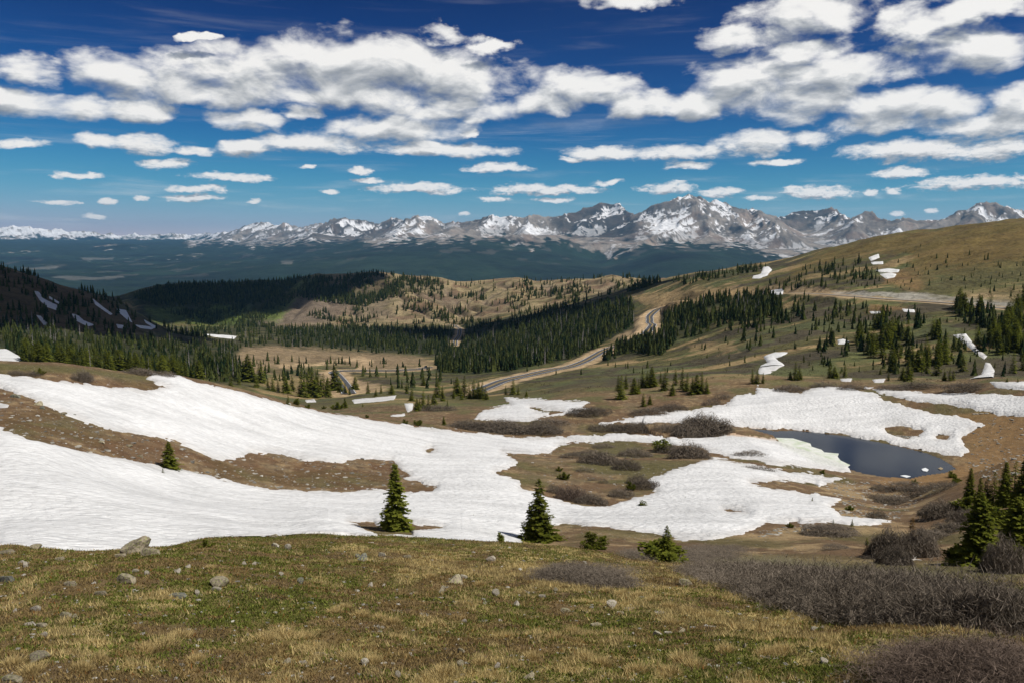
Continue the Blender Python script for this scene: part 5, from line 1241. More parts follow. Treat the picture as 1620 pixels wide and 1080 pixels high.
for x, y, w_, h_, lb, d0, d1, n_ in [
 (1410,884,78,42,'round dark willow mound holding the russet topped spruce, left lobe',40,80,4200),(1455,880,70,40,'right lobe of the round dark willow mound',40,85,3600),(1418,892,60,26,'low front lobe of the round dark willow mound',40,80,2600),
 (1318,846,95,12,'long flat willow mat left of the round mound',50,100,1800),(1325,868,48,7,'thin willow mat in front of the long one',45,90,900),
 (1495,817,75,24,'wide willow mound under the dark spruce stand',60,120,2600),(1530,826,60,20,'willow mound right under the dark stand',60,120,2000),
 (1512,840,70,13,'flat willow mound above the large spruce',55,110,1500),(1480,852,80,12,'flat willow streak above the round mound',55,110,1500),(1390,820,36,14,'small willow mound at the last snow tongue',60,120,1000),
 (1420,797,70,12,'willow streak on the pebbly flat, lower',70,130,1300),(1395,792,50,10,'willow streak on the pebbly flat, left',70,130,900),(1462,780,70,12,'willow streak near the tawny bank',80,140,1300),(1400,776,46,9,'short willow streak on the pebbly flat',80,140,900),(1440,770,60,9,'willow streak just below the pond outlet',85,150,900),(1500,772,60,11,'willow streak left of the dark stand',80,140,1000),
 (1115,686,100,26,'long dark willow mound on the snow by the pond inlet',140,200,3000),(1092,690,60,18,'left shoulder of the dark mound by the pond inlet',140,200,1500),
 (948,733,72,18,'large willow mound in the middle of the island',100,170,1600),(992,742,50,16,'willow mound right of the large one on the island',100,170,1200),(905,724,44,8,'thin willow streak at the top of the island',110,180,800),(930,720,60,8,'second thin willow streak at the top of the island',110,180,800),(955,708,40,7,'willow streak at the far rim of the island',110,190,700),(1005,722,60,13,'willow mound near the spruce bush on the island',110,180,1200),
 (1092,724,70,22,'rounded willow mound at the right end of the island',110,180,1800),(1060,716,50,14,'willow mound beside the round spruce bush',110,190,1000),(1010,764,40,14,'willow mound over the lower snow',85,160,900),(1020,772,56,13,'willow mound at the snow edge right of the island mat',85,150,1100),(983,786,46,13,'willow mound low on the island',80,150,1000),
 (905,790,60,20,'reddish willow mound at the lower edge of the island',75,140,1600),(935,797,60,15,'second reddish willow mound at the lower edge of the island',75,140,1300),(878,780,34,14,'reddish willow mound at the island prow',75,140,900),(925,746,34,7,'little willow tuft on the island',95,160,500),(938,760,24,6,'little willow tuft under the first',95,160,400),(955,764,18,9,'pale little tuft on the island',90,160,400),
 (128,602,38,16,'dark round willow on the hillock',95,140,1500),(22,592,26,7,'small willow at the frame edge of the hillock',95,140,700),(45,594,34,8,'low willow on the hillock next to the green bush',95,140,700),(215,590,60,9,'willow streak along the hillock rim',100,140,1200),(255,595,44,8,'willow streak at the hillock end',100,145,900),
 (1460,613,70,9,'willow streak above the long snow strip',180,260,900),(1540,616,90,10,'willow mat above the long snow strip, right',180,260,1100),(1420,616,60,8,'willow mat above the long snow strip, left',180,260,800),(1255,618,60,9,'willow rim above the pond snowfield',190,260,900),(1305,612,46,9,'willow rim on the shelf corner',190,260,700),(1350,617,50,10,'willow rim right of the shelf corner',190,260,800),(1128,640,36,10,'willow at the left of the pond snowfield',170,260,600),(1145,630,30,9,'willow above the left of the pond snowfield',170,260,500),
 (1030,655,70,9,'willow streak left of the pond snow tongue',170,260,900),(1065,648,60,9,'second willow streak left of the pond snow tongue',170,260,800),(1010,682,90,10,'flat willow streak above the long snow edge',160,220,1200),(960,680,60,9,'flat willow streak above the snow, left',160,220,900),(1062,682,60,11,'flat willow streak next to the dark mound',160,220,900),(790,682,110,14,'dark willow hollow behind the snow rim',160,260,2200),(740,678,80,12,'left part of the dark willow hollow',160,260,1500),(850,684,90,10,'right part of the dark willow hollow',160,230,1400),(935,655,80,9,'willow band below the notched snow patch',180,260,1100),(870,672,70,9,'willow band under the notched snow patch',170,260,900),(690,650,70,9,'willow streak in the copse hollow',190,300,900),
 (1590,905,70,50,'tangled willow at the foot of the edge spruces',36,70,3600),(1200,745,60,7,'sparse twigs on the strip by the pond',110,180,500),(1190,722,60,9,'low twigs along the strip above the lower snow',110,180,700),(1385,884,40,7,'low twigs left of the bleached log',40,80,500),(1310,838,40,6,'thin twigs over the pebbly edge',60,110,400)]:
    mound(x, y, w_, h_, lb, d0, d1, None if (x + y) % 3 else (M_twig2 if y > 776 and x < 1000 else M_twig), n_)

# ---- low shrubbery dotting the hillsides: past counting
r = np.random.default_rng(640); its = []
for poly_, d0_, d1_, n_ in [([(1100,480),(1250,478),(1400,484),(1620,500),(1620,605),(1400,605),(1200,602),(1080,600),(1000,575)],225,650,1500),([(1300,430),(1450,415),(1640,400),(1640,478),(1450,466),(1300,460)],450,950,700),([(640,600),(780,625),(960,620),(1130,600),(1130,570),(900,590)],230,600,500),([(380,545),(640,552),(700,600),(620,640),(430,610)],240,1000,450),([(560,640),(740,660),(960,650),(960,672),(700,676),(600,664)],165,260,220),([(1000,440),(1180,430),(1180,465),(1060,490)],700,1350,260)]:
    c_ = 0
    while c_ < n_:
        x, y = r.uniform(min(q[0] for q in poly_), max(q[0] for q in poly_)), r.uniform(min(q[1] for q in poly_), max(q[1] for q in poly_)); c_ += 1
        if not inpoly(x, y, poly_) or any(inpoly(x, y, q) for q, a_, b_ in NOTREE): continue
        p = np.array(ground(x, y, d0_, d1_))
        if any(np.hypot(pth[:, 0] - p[0], pth[:, 1] - p[1]).min() < hw + 4 for pth, hw in PATHS.values()): continue
        if p[1] < 232 and float(SMASK_N[min(max(int((math.atan2(p[0], p[1]) - AZ[0]) / (AZ[1] - AZ[0])), 0), 1149), min(np.searchsorted(near.rows, math.hypot(p[0], p[1])), len(near.rows) - 1)]) > -3: continue
        its.append((p, r.uniform(.5, 1.3) * (math.hypot(p[0], p[1]) / 350) ** .6))
sp_ = []
for i in range(5):
    t, a = shrub_tris(700 + i, 46, 1.6, .75, .09); sp_.append((t, a * .8))
put('shrubbery', instmesh('shrubbery', sp_, its, None, .3, 5), M_twig_flat, 'low dark willow and juniper scrub dotting the valley and hillsides', 'scrub', kind='stuff')

# ---- the willow thickets in front: one tangled mass each
def thicket(name, poly, d0, d1, n, hm, label, m, seed, tw=.006, gap=0):
    r = np.random.default_rng(seed); Ts = []; As = []; P_ = np.array(poly, float); x0, y0 = P_.min(0); x1, y1 = P_.max(0); cnt = 0; tries = 0
    while cnt < n and tries < n * 5:
        tries += 1
        x, y = r.uniform(x0, x1), r.uniform(y0, y1)
        if not inpoly(x, y, poly): continue
        p = ground(x, y, d0, d1)
        sd_ = float(poly_sdf(np.array([[x]]), np.array([[y]]), poly, 5)[0, 0])
        s_ = math.hypot(p[0], p[1]) / 22
        
        if gap and float(perlin(np.array([p[0] / gap]), np.array([p[1] / gap]), seed)[0]) < -.12: continue
        H_ = hm * r.uniform(.5, 1.2) * min(1, .45 + sd_ / 26); W_ = r.uniform(.35, .75) * (.7 + .5 * s_)
        t, a = shrub_tris(int(r.integers(1e6)), 330, 1, 1, tw / W_ * (.55 + .45 * s_), 1.1)
        t = t * np.array([W_, W_, H_], np.float32) + np.array([p[0], p[1], p[2] - .04], np.float32); Ts.append(t); As.append(np.clip(a + r.uniform(-.35, .35), 0, 1)); cnt += 1
    me = tri_mesh(name, np.concatenate(Ts), np.concatenate(As))
    put(name, me, m, label, 'willow thicket', kind='stuff')
thicket('willow_thicket', [(1078,904),(1120,900),(1200,902),(1300,908),(1400,925),(1500,950),(1640,1000),(1640,1050),(1560,1024),(1470,1004),(1380,988),(1300,975),(1230,955),(1160,935),(1120,922)], 11, 44, 1500, .62, 'grey brown leafless willow thicket covering the slope', M_twig, 501)
thicket('willow_thicket', [(1120,895),(1200,884),(1330,890),(1480,912),(1620,950),(1640,985),(1500,945),(1400,922),(1300,906),(1200,899)], 24, 52, 360, .26, 'greening low willow along the far rim of the big thicket', M_twig3, 502, .006, 3.)
thicket('willow_thicket', [(1405,1042),(1460,1030),(1560,1042),(1640,1060),(1640,1115),(1560,1110),(1500,1092),(1440,1072),(1412,1058)], 6, 18, 300, .32, 'reddish willow scrub at the lower corner', M_twig2, 503, .0036, 1.1)
thicket('willow_thicket', [(868,914),(900,906),(960,905),(1005,912),(1018,926),(960,930),(900,928),(872,922)], 14, 32, 200, .42, 'small willow thicket on the turf below the domed bush', M_twig, 504, .005, 1.6)
thicket('willow_thicket', [(1060,885),(1100,868),(1180,868),(1160,885),(1100,893)], 30, 56, 120, .4, 'dark willow fringe right of the bushy spruce clump', M_twig, 505)
thicket('willow_thicket', [(985,876),(1020,872),(1028,884),(1000,888)], 30, 56, 30, .35, 'sliver of willow left of the bushy spruce clump', M_twig, 506)

# ---- grass and cushion plants on the near turf
r = np.random.default_rng(77); NB = 290000
az = r.uniform(R(-35.5), R(35.5), NB); rr = 5.2 * (40 / 5.2) ** (r.uniform(0, 1, NB) ** .85)
gx, gy = np.sin(az) * rr, np.cos(az) * rr
m1 = fbm(gx/4.2, gy/4.2, 4, 101); m2 = fbm(gx/1.3+5, gy/1.3, 4, 111); m3 = fbm(gx/14, gy/14, 3, 121); m4 = fbm(gx/9+3, gy/5, 4, 131)
m5 = fbm(gx/.45, gy/.45, 2, 511)
gpx, gpy, _ = to_px(gx, gy, -1.7 - .3 * rr)
band = np.clip(poly_sdf(gpx[None], gpy[None], STRAWBAND, 40)[0] / 25 + .5, 0, 1)
ps_ = .55*m2 + .35*m3 - .10 + .50 * band + .75 * m5; pg = .5*m1 + .4*m2 + .12 + .6 * m5
u1 = r.random(NB)
straw = (ps_ > .17 + .35 * u1); green = (~straw) & (pg > -.1 + .4 * r.random(NB)); keep = straw | green | (r.random(NB) < .9)
fc = np.clip((np.degrees(az) - DENSE[0] * 180 / np.pi) / (np.degrees(DENSE[1] - DENSE[0])), 0, 1148.9); ci = fc.astype(int)
j = np.clip(np.searchsorted(ALLR, rr) - 1, 0, len(ALLR) - 2); gg = (rr - ALLR[j]) / (ALLR[j+1] - ALLR[j])
gz = ALLZ[ci, j] * (1 - gg) + ALLZ[ci, j+1] * gg
keep &= ~((rr > 36) & (SMASK_N[ci, np.clip(np.searchsorted(near.rows, rr), 0, len(near.rows)-1)] > -2))
sc_r = (rr / 9) ** .55
hgt = np.where(straw, r.uniform(.03, .075, NB), np.where(green, r.uniform(.012, .035, NB), r.uniform(.012, .04, NB))) * (.8 + .25 * sc_r)
wd = np.where(straw, .0045, np.where(green, .010, .007)) * sc_r * r.uniform(.7, 1.4, NB)
col = np.where(straw[:, None], lin(194, 174, 122), np.where(green[:, None], lin(112, 118, 56), lin(146, 126, 84))) * r.uniform(.5, 1.4, NB)[:, None]
col = np.where((r.random(NB) < .025)[:, None], lin(150, 106, 60) * r.uniform(.6, 1.1, NB)[:, None], col)
sel = np.nonzero(keep)[0]
Ts = []; As = []
for rep in range(3):
    k = sel; n_ = len(k); th = r.uniform(0, 6.283, n_); ln = r.uniform(.2, .9, n_) * hgt[k]; ph = r.uniform(0, 6.283, n_)
    ox = gx[k] + r.normal(0, .03, n_) * sc_r[k]; oy = gy[k] + r.normal(0, .03, n_) * sc_r[k]
    wv = np.stack([np.cos(th), np.sin(th), 0*th], 1) * wd[k][:, None]
    b = np.stack([ox, oy, gz[k] - .008], 1); e = b + np.stack([np.cos(ph) * ln, np.sin(ph) * ln, hgt[k]], 1)
    Ts.append(np.stack([b - wv, b + wv, e], 1)); As.append(col[k] * r.uniform(.8, 1.2, n_)[:, None])
put('grass', tri_mesh('grass', np.concatenate(Ts), np.concatenate(As)), M_grass, 'short alpine turf of green cushions and straw coloured tufts', 'grass', kind='stuff')

# ---- straw tussocks standing out of the turf
def tussock(px, py, wpx, seed):
    p = ground(px, py, 5.2, 36); W_ = metres(wpx, p) / 2; r = np.random.default_rng(seed); n_ = 520
    a = r.uniform(0, 6.28, n_); q = r.uniform(0, 1, n_) ** .6; bx, by = np.cos(a) * q * W_ * .8, np.sin(a) * q * W_ * .8
    h_ = r.uniform(.05, .13, n_) * (1.1 - .5 * q) * (W_ / .18) ** .4; b = np.stack([bx, by, 0 * bx - .01], 1)
    e = b + np.stack([np.cos(a) * q * h_ * .9 + r.normal(0, .35, n_) * h_, np.sin(a) * q * h_ * .9 + r.normal(0, .35, n_) * h_, h_], 1)
    th = r.uniform(0, 6.28, n_); wv = np.stack([np.cos(th), np.sin(th), 0 * th], 1) * .0035 * (math.hypot(p[0], p[1]) / 8) ** .6
    c_ = lin(202, 180, 126)[None] * r.uniform(.6, 1.25, n_)[:, None]
    o = put('grass_tussock', tri_mesh('tussock', np.stack([b - wv, b + wv, e], 1), c_), M_grass, 'dry straw coloured grass tussock in the near turf', 'grass tussock', 'dry grass tussocks in the near turf'); o.location = p
for i, (x, y, w_) in enumerate([(255,1022,70),(225,1030,40),(285,1008,44),(415,1012,46),(445,1005,56),(480,1010,40),(150,1045,40),(130,1058,36),(310,1045,30),(590,1046,30),(530,968,26),(570,974,30),(600,980,30),(620,985,26),(545,962,24),(50,1062,40),(20,1050,34),(880,1010,34),(905,1000,30),(1080,1045,50),(1100,1055,44),(1060,1065,46),(930,1042,36),(950,1050,40),(1010,1062,44),(1150,1030,34),(1220,1035,40),(1240,1030,34),(1060,985,30),(985,940,30),(1010,944,30),(1035,950,30),(960,936,26),(1060,960,30),(1090,968,28),(1120,975,28),(700,1065,40),(760,1050,26),(840,1040,26),(350,915,20),(330,900,20),(640,905,22),(680,912,22),(760,925,22)]):
    tussock(x, y, w_, 900 + i)

# ---- rocks
def rock_mesh(seed, flat=.6, sub=3, sharp=.3):
    rr_ = random.Random(seed); bm = bmesh.new(); bmesh.ops.create_icosphere(bm, subdivisions=sub, radius=1.)
    planes = [(mathutils.Vector((rr_.gauss(0, 1), rr_.gauss(0, 1), rr_.gauss(0, .8))).normalized(), rr_.uniform(.38, .74)) for _ in range(11)]
    for v in bm.verts:
        c_ = v.co; c_.x, c_.y, c_.z = [math.copysign(abs(t_) ** .75, t_) for t_ in c_]
        for nrm, d in planes:
            q = v.co.dot(nrm)
            if q > d: v.co -= nrm * (q - d) * .92
        nn_ = mathutils.noise.noise(v.co * 2.2 + mathutils.Vector((seed, 0, 0))) * .10 + mathutils.noise.noise(v.co * 6 + mathutils.Vector((0, seed, 0))) * .04
        v.co *= 1 + nn_; v.co.z *= flat
    me = bpy.data.meshes.new('rock'); bm.to_mesh(me); bm.free(); return me
def rock_mat(name, c, c2):
    m, nt = mat(name); n = N(nt)
    tc = n('ShaderNodeTexCoord').outputs['Object']
    ri = n('ShaderNodeObjectInfo').outputs['Random']
    a = n('ShaderNodeTexNoise', {'Vector': tc, 'Scale': 2.6, 'Detail': 10, 'Roughness': .8}).outputs['Fac']
    f = n('ShaderNodeMapRange', {'Value': a, 'From Min': .40, 'From Max': .60}).outputs[0]
    col = n('ShaderNodeMix', {0: f, 6: (*c, 1), 7: (*c2, 1)}, data_type='RGBA').outputs[2]
    v = n('ShaderNodeTexNoise', {'Vector': tc, 'Scale': 7, 'Detail': 3}).outputs['Fac']
    lf = n('ShaderNodeMath', {0: v, 1: .58}, operation='GREATER_THAN').outputs[0]
    col = n('ShaderNodeMix', {0: lf, 6: col, 7: (.33, .33, .15, 1)}, data_type='RGBA').outputs[2]
    k = n('ShaderNodeMapRange', {'Value': ri, 'To Min': .7, 'To Max': 1.2}).outputs[0]
    col = n('ShaderNodeVectorMath', {0: col, 'Scale': k}, operation='SCALE').outputs[0]
    bp = n('ShaderNodeBump', {'Strength': .6, 'Distance': .05, 'Height': a}).outputs[0]
    p = n('ShaderNodeBsdfPrincipled', {'Base Color': col, 'Roughness': .9, 'Specular IOR Level': .2, 'Normal': bp})
    nt.links.new(p.outputs[0], n('ShaderNodeOutputMaterial').inputs[0]); return m
M_rock = rock_mat('granite', (.14, .12, .085), (.46, .39, .275)); M_rock2 = rock_mat('dark_slate', (.085, .085, .08), (.20, .20, .17)); M_rock3 = rock_mat('pale_stone', (.34, .29, .24), (.50, .45, .38))
RM = [rock_mesh(i, [.45, .6, .75, .3][i % 4]) for i in range(9)]
def rock(px, py, wpx, hpx, label, k, m, group=None, name='rock', d0=5., d1=60., rz=None, sink=.3, dy=1.):
    p = ground(px, py, d0, d1); W_ = metres(wpx, p) / 2; H_ = metres(hpx, p)
    me = RM[k].copy(); me.materials.append(m)
    o = put(name, me, None, label, 'rock', group)
    zs = max(v.co.z for v in me.vertices)
    o.scale = (W_, W_ * dy, H_ / zs * .75); o.location = (p[0], p[1] + W_ * .3, p[2] + H_ * (.38 - sink)); o.rotation_euler[2] = rz if rz is not None else 0
    return o
# the big boulder with a beaked top
bm = bmesh.new(); bmesh.ops.create_icosphere(bm, subdivisions=5, radius=1.)
for v in bm.verts:
    c_ = v.co
    c_.z *= .72
    if c_.z > -.1: c_.x += .45 * max(c_.z, 0)
    if c_.x > .0 and c_.z > 0: c_.z += .24 * c_.x * c_.z / .5
    for nrm, d in ((mathutils.Vector((.93, .1, -.35)).normalized(), .62), (mathutils.Vector((-.42, -.25, .86)).normalized(), .60), (mathutils.Vector((-.95, -.1, .2)).normalized(), .78), (mathutils.Vector((.1, -1, .15)).normalized(), .74), (mathutils.Vector((.6, -.8, .1)).normalized(), .72)):
        q = c_.dot(nrm)
        if q > d: c_ -= nrm * (q - d) * .93
    nn_ = mathutils.noise.noise(c_ * 1.7) * .12 + mathutils.noise.noise(c_ * 4.5) * .07 + mathutils.noise.noise(c_ * 11) * .03
    v.co = c_ * (1 + nn_)
me = bpy.data.meshes.new('boulder'); bm.to_mesh(me); bm.free(); me.materials.append(M_rock)
p = ground(215, 880, 20, 34); W_ = metres(46, p) / 2
o = put('boulder', me, None, 'big grey boulder with a beaked top on the turf crest', 'boulder'); o.location = (p[0], p[1], p[2] + W_ * .42); o.scale = (W_, W_, W_ * .98)
ROCKS = [(238,878,34,14,1,0,'slab leaning on the right foot of the big boulder'),(192,882,24,8,3,0,'flat pale slab at the left foot of the big boulder'),(345,928,36,17,2,0,'domed grey rock with a dark undercut left of centre'),(343,934,20,7,1,2,'pale chip under the domed rock'),
 (200,922,36,17,1,0,'broken lichen covered rock below the big boulder'),(10,921,30,13,3,1,'bluish slab tilted at the frame edge'),(55,966,16,11,4,2,'small pale angular stone, dark on its right side'),(23,968,9,7,5,2,'little pinkish stone left of the angular one'),
 (40,896,12,9,5,2,'tan stone beside its twin on the left turf'),(33,892,10,8,4,2,'tan twin stone, the upper one'),(104,976,22,10,1,0,'grey stone with flat top left of centre row'),(118,978,14,7,5,0,'grey chip next to the flat topped stone'),(47,989,20,7,3,2,'long pale stone on the left turf'),(66,991,22,6,3,0,'lichen yellow slab right of the long pale stone'),
 (68,1006,12,9,4,2,'square tan stone on the lower left turf'),(60,1044,40,13,2,0,'half buried speckled rock at the lower left'),(18,1078,38,10,1,0,'rock cut by the lower frame edge'),(573,885,24,11,0,1,'dark slate lump on the green turf'),(566,882,12,7,5,1,'dark chip against the slate lump'),
 (697,938,14,13,4,0,'upright grey stone in mid turf'),(784,942,17,12,2,2,'tilted pale stone right of the upright one'),(776,887,16,10,4,2,'pale wedge near the straw band'),(280,907,16,8,5,2,'pale block below the snow edge'),(215,905,13,7,1,2,'small pale stone under the big boulder'),(232,908,13,6,5,2,'second small pale stone under the big boulder'),
 (160,941,24,8,3,0,'flat stone in the brown turf'),(112,926,24,9,3,0,'slanted flat slab in the brown turf'),(296,899,14,6,5,2,'salmon stone by the spruce mat'),(283,945,34,7,3,1,'long dark slab with a straw tuft'),(312,940,13,8,5,2,'white pebble right of the dark slab'),(95,885,18,6,3,0,'thin slab on the crest at the left'),
 (55,868,22,8,2,0,'lichen rock on the crest at the left'),(10,876,30,8,3,0,'long slab on the crest at the frame edge'),(436,866,16,9,1,2,'pale rock pair on the crest, left'),(455,868,14,9,2,2,'pale rock pair on the crest, right'),(432,850,14,7,4,0,'stone on the crest against the snow'),
 (386,893,12,5,5,2,'white chip on the upper turf'),(401,893,9,6,4,2,'rounded white chip on the upper turf'),(445,911,13,7,5,2,'pale stone at the edge of the green patch'),(475,922,14,10,2,1,'dark stone with a pale top'),(605,879,14,7,1,2,'pale stone near the straw band, left'),(645,882,16,6,3,0,'flat stone near the straw band'),
 (720,922,34,13,0,0,'cluster of embedded grey stones'),(734,915,16,8,1,2,'pale knob in the embedded cluster'),(586,928,12,8,5,2,'yellow spotted stone in mid turf'),(606,927,8,5,4,2,'grey chip beside the yellow spotted stone'),(733,984,10,7,4,2,'rusty white stone low in the middle'),(728,1053,16,10,2,0,'grey rock near the lower middle'),(630,1070,16,9,5,2,'white stone near the bottom'),(730,1032,14,9,1,0,'flat grey rock low in the middle'),
 (577,1050,16,10,2,2,'pale rock under the green sward'),(453,1049,18,9,0,0,'speckled stone in the lower turf'),(480,1050,18,7,3,2,'flat white stone in the lower turf'),(785,1056,14,10,4,2,'pale wedge at the lower middle'),(492,955,13,5,3,1,'small bluish slab in mid turf'),(390,1007,10,6,5,0,'grey pebble in the green turf'),(420,1007,16,6,3,2,'pale sliver in the green turf'),
 (1086,925,26,12,1,0,'lichen grey rock in the straw band'),(968,960,22,12,2,2,'pale rock among straw tufts'),(984,972,18,6,3,0,'flat rock below the pale one'),(896,968,20,8,1,0,'flat rock left of the pale one'),(1042,1006,18,9,1,2,'pale rock pair below the straw band, left'),(1060,1003,18,5,3,2,'slab between the rock pair'),(1078,1000,14,8,4,0,'pale rock pair below the straw band, right'),
 (1178,1024,9,8,4,0,'round grey stone in the green turf'),(1306,1048,18,7,5,2,'pale stone near the dark earth'),(1290,996,16,7,1,2,'stone pair by the moss patch, left'),(1300,994,10,6,4,0,'stone pair by the moss patch, right'),(1214,980,14,5,3,2,'flat stone at the edge of the thicket'),(1232,953,18,7,5,2,'white stone under the thicket'),(1110,918,14,5,3,2,'white slab at the thicket corner'),
 (818,958,18,8,0,2,'pale rock left of the thicket patch'),(860,945,16,6,3,2,'flat pale rock under the small thicket'),(838,1072,22,8,0,0,'rock cut by the bottom edge, middle'),(1000,1004,8,6,4,2,'small white stone in the turf'),(945,990,22,6,3,0,'long flat stone under the straw band'),(880,935,14,5,5,0,'grey stone under the small thicket')]
MM = [M_rock, M_rock2, M_rock3]
for x, y, w_, h_, k, mi, lb in ROCKS:
    rock(x, y, w_, h_, lb, k, MM[mi], 'stones scattered over the near turf', rz=random.uniform(-.6, .6), d0=5, d1=36)
# band rocks on the brown slope between the snowfields
for x, y, w_, h_, k, mi, lb in [(24,628,18,6,1,1,'dark rock at the top of the brown band'),(60,640,16,7,0,0,'rock on the upper edge of the brown band, left'),(66,646,12,5,5,1,'dark rock under the upper edge of the brown band'),(100,655,12,4,2,0,'rock on the upper edge of the brown band, middle'),(115,657,9,3,4,1,'small dark rock on the band edge'),(222,722,12,4,3,0,'flat rock at the lower edge of the brown band'),(160,700,12,4,1,0,'rock in the brown band'),(205,706,10,4,2,0,'rock left of the cone shaped spruce'),(120,690,10,3,3,2,'pale slab in the brown band'),(424,843,10,5,2,0,'stone on the snow lip at the crest'),(380,837,8,3,5,0,'stone melting out of the snow')]:
    rock(x, y, w_, h_, lb, k, MM[mi], 'rocks on the brown band between snowfields', d0=34, d1=140)
# small rubble of the turf and the pebbly flats: too many to count
r = np.random.default_rng(99); Ts = []; As = []
def low_rock(seed):
    rr_ = random.Random(seed); bm = bmesh.new(); bmesh.ops.create_icosphere(bm, subdivisions=1, radius=1.)
    for v in bm.verts: v.co *= rr_.uniform(.7, 1.15); v.co.z *= .55
    bm.verts.ensure_lookup_table(); T = np.array([[tuple(v.co) for v in f.verts] for f in bm.faces], np.float32); bm.free(); return T
LR = [low_rock(i) for i in range(10)]
def strew(n, poly, d0, d1, s0, s1):
    c = 0; P_ = np.array(poly, float); x0, y0 = P_.min(0); x1, y1 = P_.max(0)
    for _ in range(n * 3):
        if c >= n: break
        x, y = r.uniform(x0, x1), r.uniform(y0, y1)
        if not inpoly(x, y, poly): continue
        p = ground(x, y, d0, d1); s_ = (s0 + (s1 - s0) * r.random() ** 3.2) * (min(1.3, (math.hypot(p[0], p[1]) / 18) ** .8) if d1 < 40 else 1); a = r.uniform(0, 6.28)
        cth, sth = math.cos(a), math.sin(a); T = LR[int(r.integers(10))] * np.array([s_ * r.uniform(.8, 1.6), s_, s_ * r.uniform(.5, 1.)], np.float32)
        T = np.stack([T[..., 0]*cth - T[..., 1]*sth, T[..., 0]*sth + T[..., 1]*cth, T[..., 2]], -1) + np.array(p, np.float32)
        Ts.append(T); g_ = r.uniform(.12, .42); As.append(np.tile(np.array([g_ * 1.06, g_, g_ * .86]), (len(T), 1))); c += 1
strew(2000, [(-20,868),(300,862),(540,850),(800,860),(1060,905),(1300,985),(1420,1060),(1420,1090),(-20,1090)], 5.5, 36, .012, .060)
strew(900, BAND[2:], 60, 130, .06, .35)
strew(900, [(1200,840),(1330,822),(1420,822),(1500,760),(1390,757),(1300,765),(1335,800),(1300,835),(1200,850)], 50, 150, .05, .30)
strew(500, [(1530,640),(1640,650),(1640,760),(1540,760),(1510,740),(1540,715),(1530,690),(1565,670)], 90, 200, .06, .4)
strew(250, [(1395,676),(1420,673),(1460,680),(1455,690),(1435,693),(1410,686)], 140, 190, .12, .45)
strew(300, [(830,715),(1000,700),(1060,735),(1030,770),(960,800),(880,790)], 70, 170, .05, .25)
put('gravel', tri_mesh('gravel', np.concatenate(Ts), np.concatenate(As)), attr_mat('gravel_stone', .0), 'pale gravel and small rubble strewn over turf and pebbly flats', 'gravel', kind='stuff')

# ---- bleached log at the foot of the round mound
def log(px, py, lpx, label, d0, d1):
    p = ground(px, py, d0, d1); L = metres(lpx, p); T = []
    rr_ = random.Random(3); pts = [np.array([(i / 7 - .5) * L, rr_.uniform(-.04, .04) * L, .09 + rr_.uniform(-.02, .03)]) for i in range(8)]
    for i in range(7): T += tube(pts[i], pts[i+1], .10 * (1 - i / 9), .10 * (1 - (i + 1) / 9), 8)
    for i, (dx, dz) in ((2, (.2, .25)), (4, (.25, .2)), (5, (-.1, .22))): T += tube(pts[i], pts[i] + np.array([dx, .1, dz]), .035, .01, 5)
    me = tri_mesh('log', T, smooth=True); o = put('fallen_log', me, simple_mat('bleached_wood', (.52, .48, .43), var=.3, scale=4), label, 'log'); o.location = p; o.rotation_euler[2] = -.1
log(1441, 887, 32, 'bleached fallen log in front of the round willow mound', 40, 80)

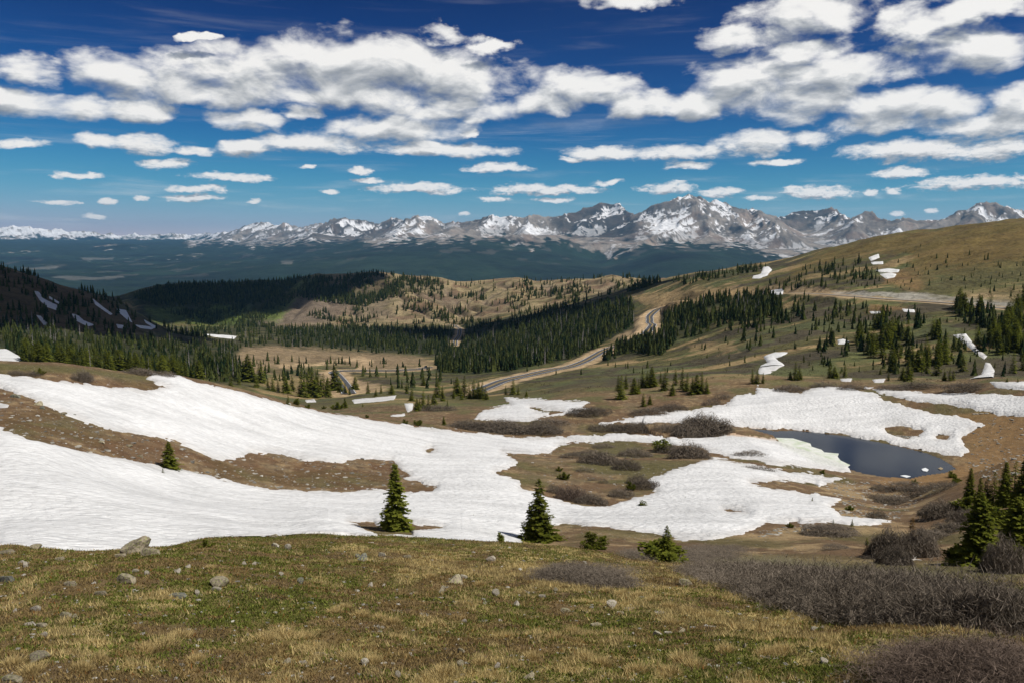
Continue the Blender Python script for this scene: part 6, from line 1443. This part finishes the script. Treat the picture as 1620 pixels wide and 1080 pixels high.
# ---- a small dark car far off on the valley road
def car(p, heading, label):
    root = bpy.data.objects.new('parked_car', None); C.objects.link(root); root.location = p; root.rotation_euler[2] = heading; root['label'] = label; root['category'] = 'car'
    def loft(prof, w0, w1, z_, m, nm_, par):
        V = []; 
        for x_, z0, z1, w in prof: V += [(x_, -w, z0), (x_, w, z0), (x_, w * w1, z1), (x_, -w * w1, z1)]
        Fs = []
        for i in range(len(prof) - 1):
            a, b = i * 4, i * 4 + 4
            for k in range(4): Fs.append((a + k, a + (k + 1) % 4, b + (k + 1) % 4, b + k))
        Fs += [(3, 2, 1, 0), tuple(len(V) - 4 + k for k in range(4))]
        me = bpy.data.meshes.new(nm_); me.from_pydata(V, [], Fs); me.update(); o = bpy.data.objects.new(nm_, me); C.objects.link(o); me.materials.append(m); o.parent = par; return o
    mb = simple_mat('dark_car_paint', (.02, .025, .04), rough=.3, var=.05, spec=.5); mg = simple_mat('car_glass', (.02, .02, .025), rough=.1, var=.0, spec=.6); mt = simple_mat('tyre_rubber', (.02, .02, .02))
    loft([(-2.2,.35,.85,.82),(-2.0,.3,.98,.9),(-.9,.28,1.02,.92),(.9,.28,1.02,.92),(1.9,.3,.9,.9),(2.25,.38,.7,.8)], 0, .94, 0, mb, 'body', root)
    loft([(-1.95,.98,1.0,.84),(-1.5,.98,1.5,.84),(-.2,1.0,1.56,.84),(.5,1.0,1.45,.84),(1.1,1.0,1.03,.84)], 0, .82, 0, mg, 'cabin_glass', root)
    loft([(-1.5,1.5,1.54,.68),(-.2,1.56,1.6,.7),(.45,1.45,1.49,.68)], 0, .95, 0, mb, 'roof', root)
    for x_ in (-1.35, 1.4):
        for y_ in (-.84, .84):
            me = tri_mesh('wheel', tube((x_, y_ - .11, .33), (x_, y_ + .11, .33), .33, .33, 12) + tube((x_, y_ - .111, .33), (x_, y_ - .11, .33), .001, .33, 12) + tube((x_, y_ + .11, .33), (x_, y_ + .111, .33), .33, .001, 12)); o = bpy.data.objects.new('wheel', me); C.objects.link(o); me.materials.append(mt); o.parent = root
pth = PATHS['c'][0]; i_ = int(len(pth) * .955); q0, q1 = pth[i_], pth[i_ - 1]
car((q0[0], q0[1], q0[2] + .13), math.atan2(q1[1] - q0[1], q1[0] - q0[0]), 'tiny dark car on the valley road beside the dense wood')

# ---- clouds overhead, out of the picture, whose shadows lie on the land as in the photograph
M_cloud = simple_mat('cloud_white', (.85, .85, .86), var=.03)
def cloud(target, rad, alt, seed, squash=.25, ry=None):
    tx, ty, tz = target; k = (alt - tz) / sd.z; c_ = (tx + sd.x * k, ty + sd.y * k, alt)
    bm = bmesh.new(); bmesh.ops.create_icosphere(bm, subdivisions=5, radius=1.)
    for v in bm.verts:
        q = v.co.copy(); nn_ = sum(mathutils.noise.noise(q * (1.3 * 2 ** i) + mathutils.Vector((seed, i, 0))) * .5 / 1.7 ** i for i in range(5))
        v.co = q * (1 + nn_ * .55)
        if v.co.z < 0: v.co.z *= .3
    me = bpy.data.meshes.new('cloud'); bm.to_mesh(me); bm.free(); me.materials.append(M_cloud)
    o = put('cloud', me, None, kind='structure'); o.location = c_; o.scale = (rad, ry or rad, rad * squash)
cloud(ground(60, 445, 820, 1160), 210, 1500, 3, ry=150)
cloud(ground(-120, 450, 820, 1160), 260, 1560, 5, ry=190)
cloud(ground(185, 490, 820, 1160), 120, 1530, 6, ry=110)
cloud(ground(330, 462, 1500, 2460), 380, 1600, 8, ry=330)
cloud(ground(215, 480, 1500, 2460), 230, 1620, 14, ry=260)
cloud(ground(780, 515, 1000, 1600), 150, 1500, 9, ry=70)
cloud(ground(920, 485, 1000, 1600), 150, 1540, 11, ry=60)
cloud(ground(690, 524, 1000, 1600), 110, 1520, 12, ry=60)
cloud(ground(840, 503, 1000, 1600), 130, 1525, 15, ry=60)
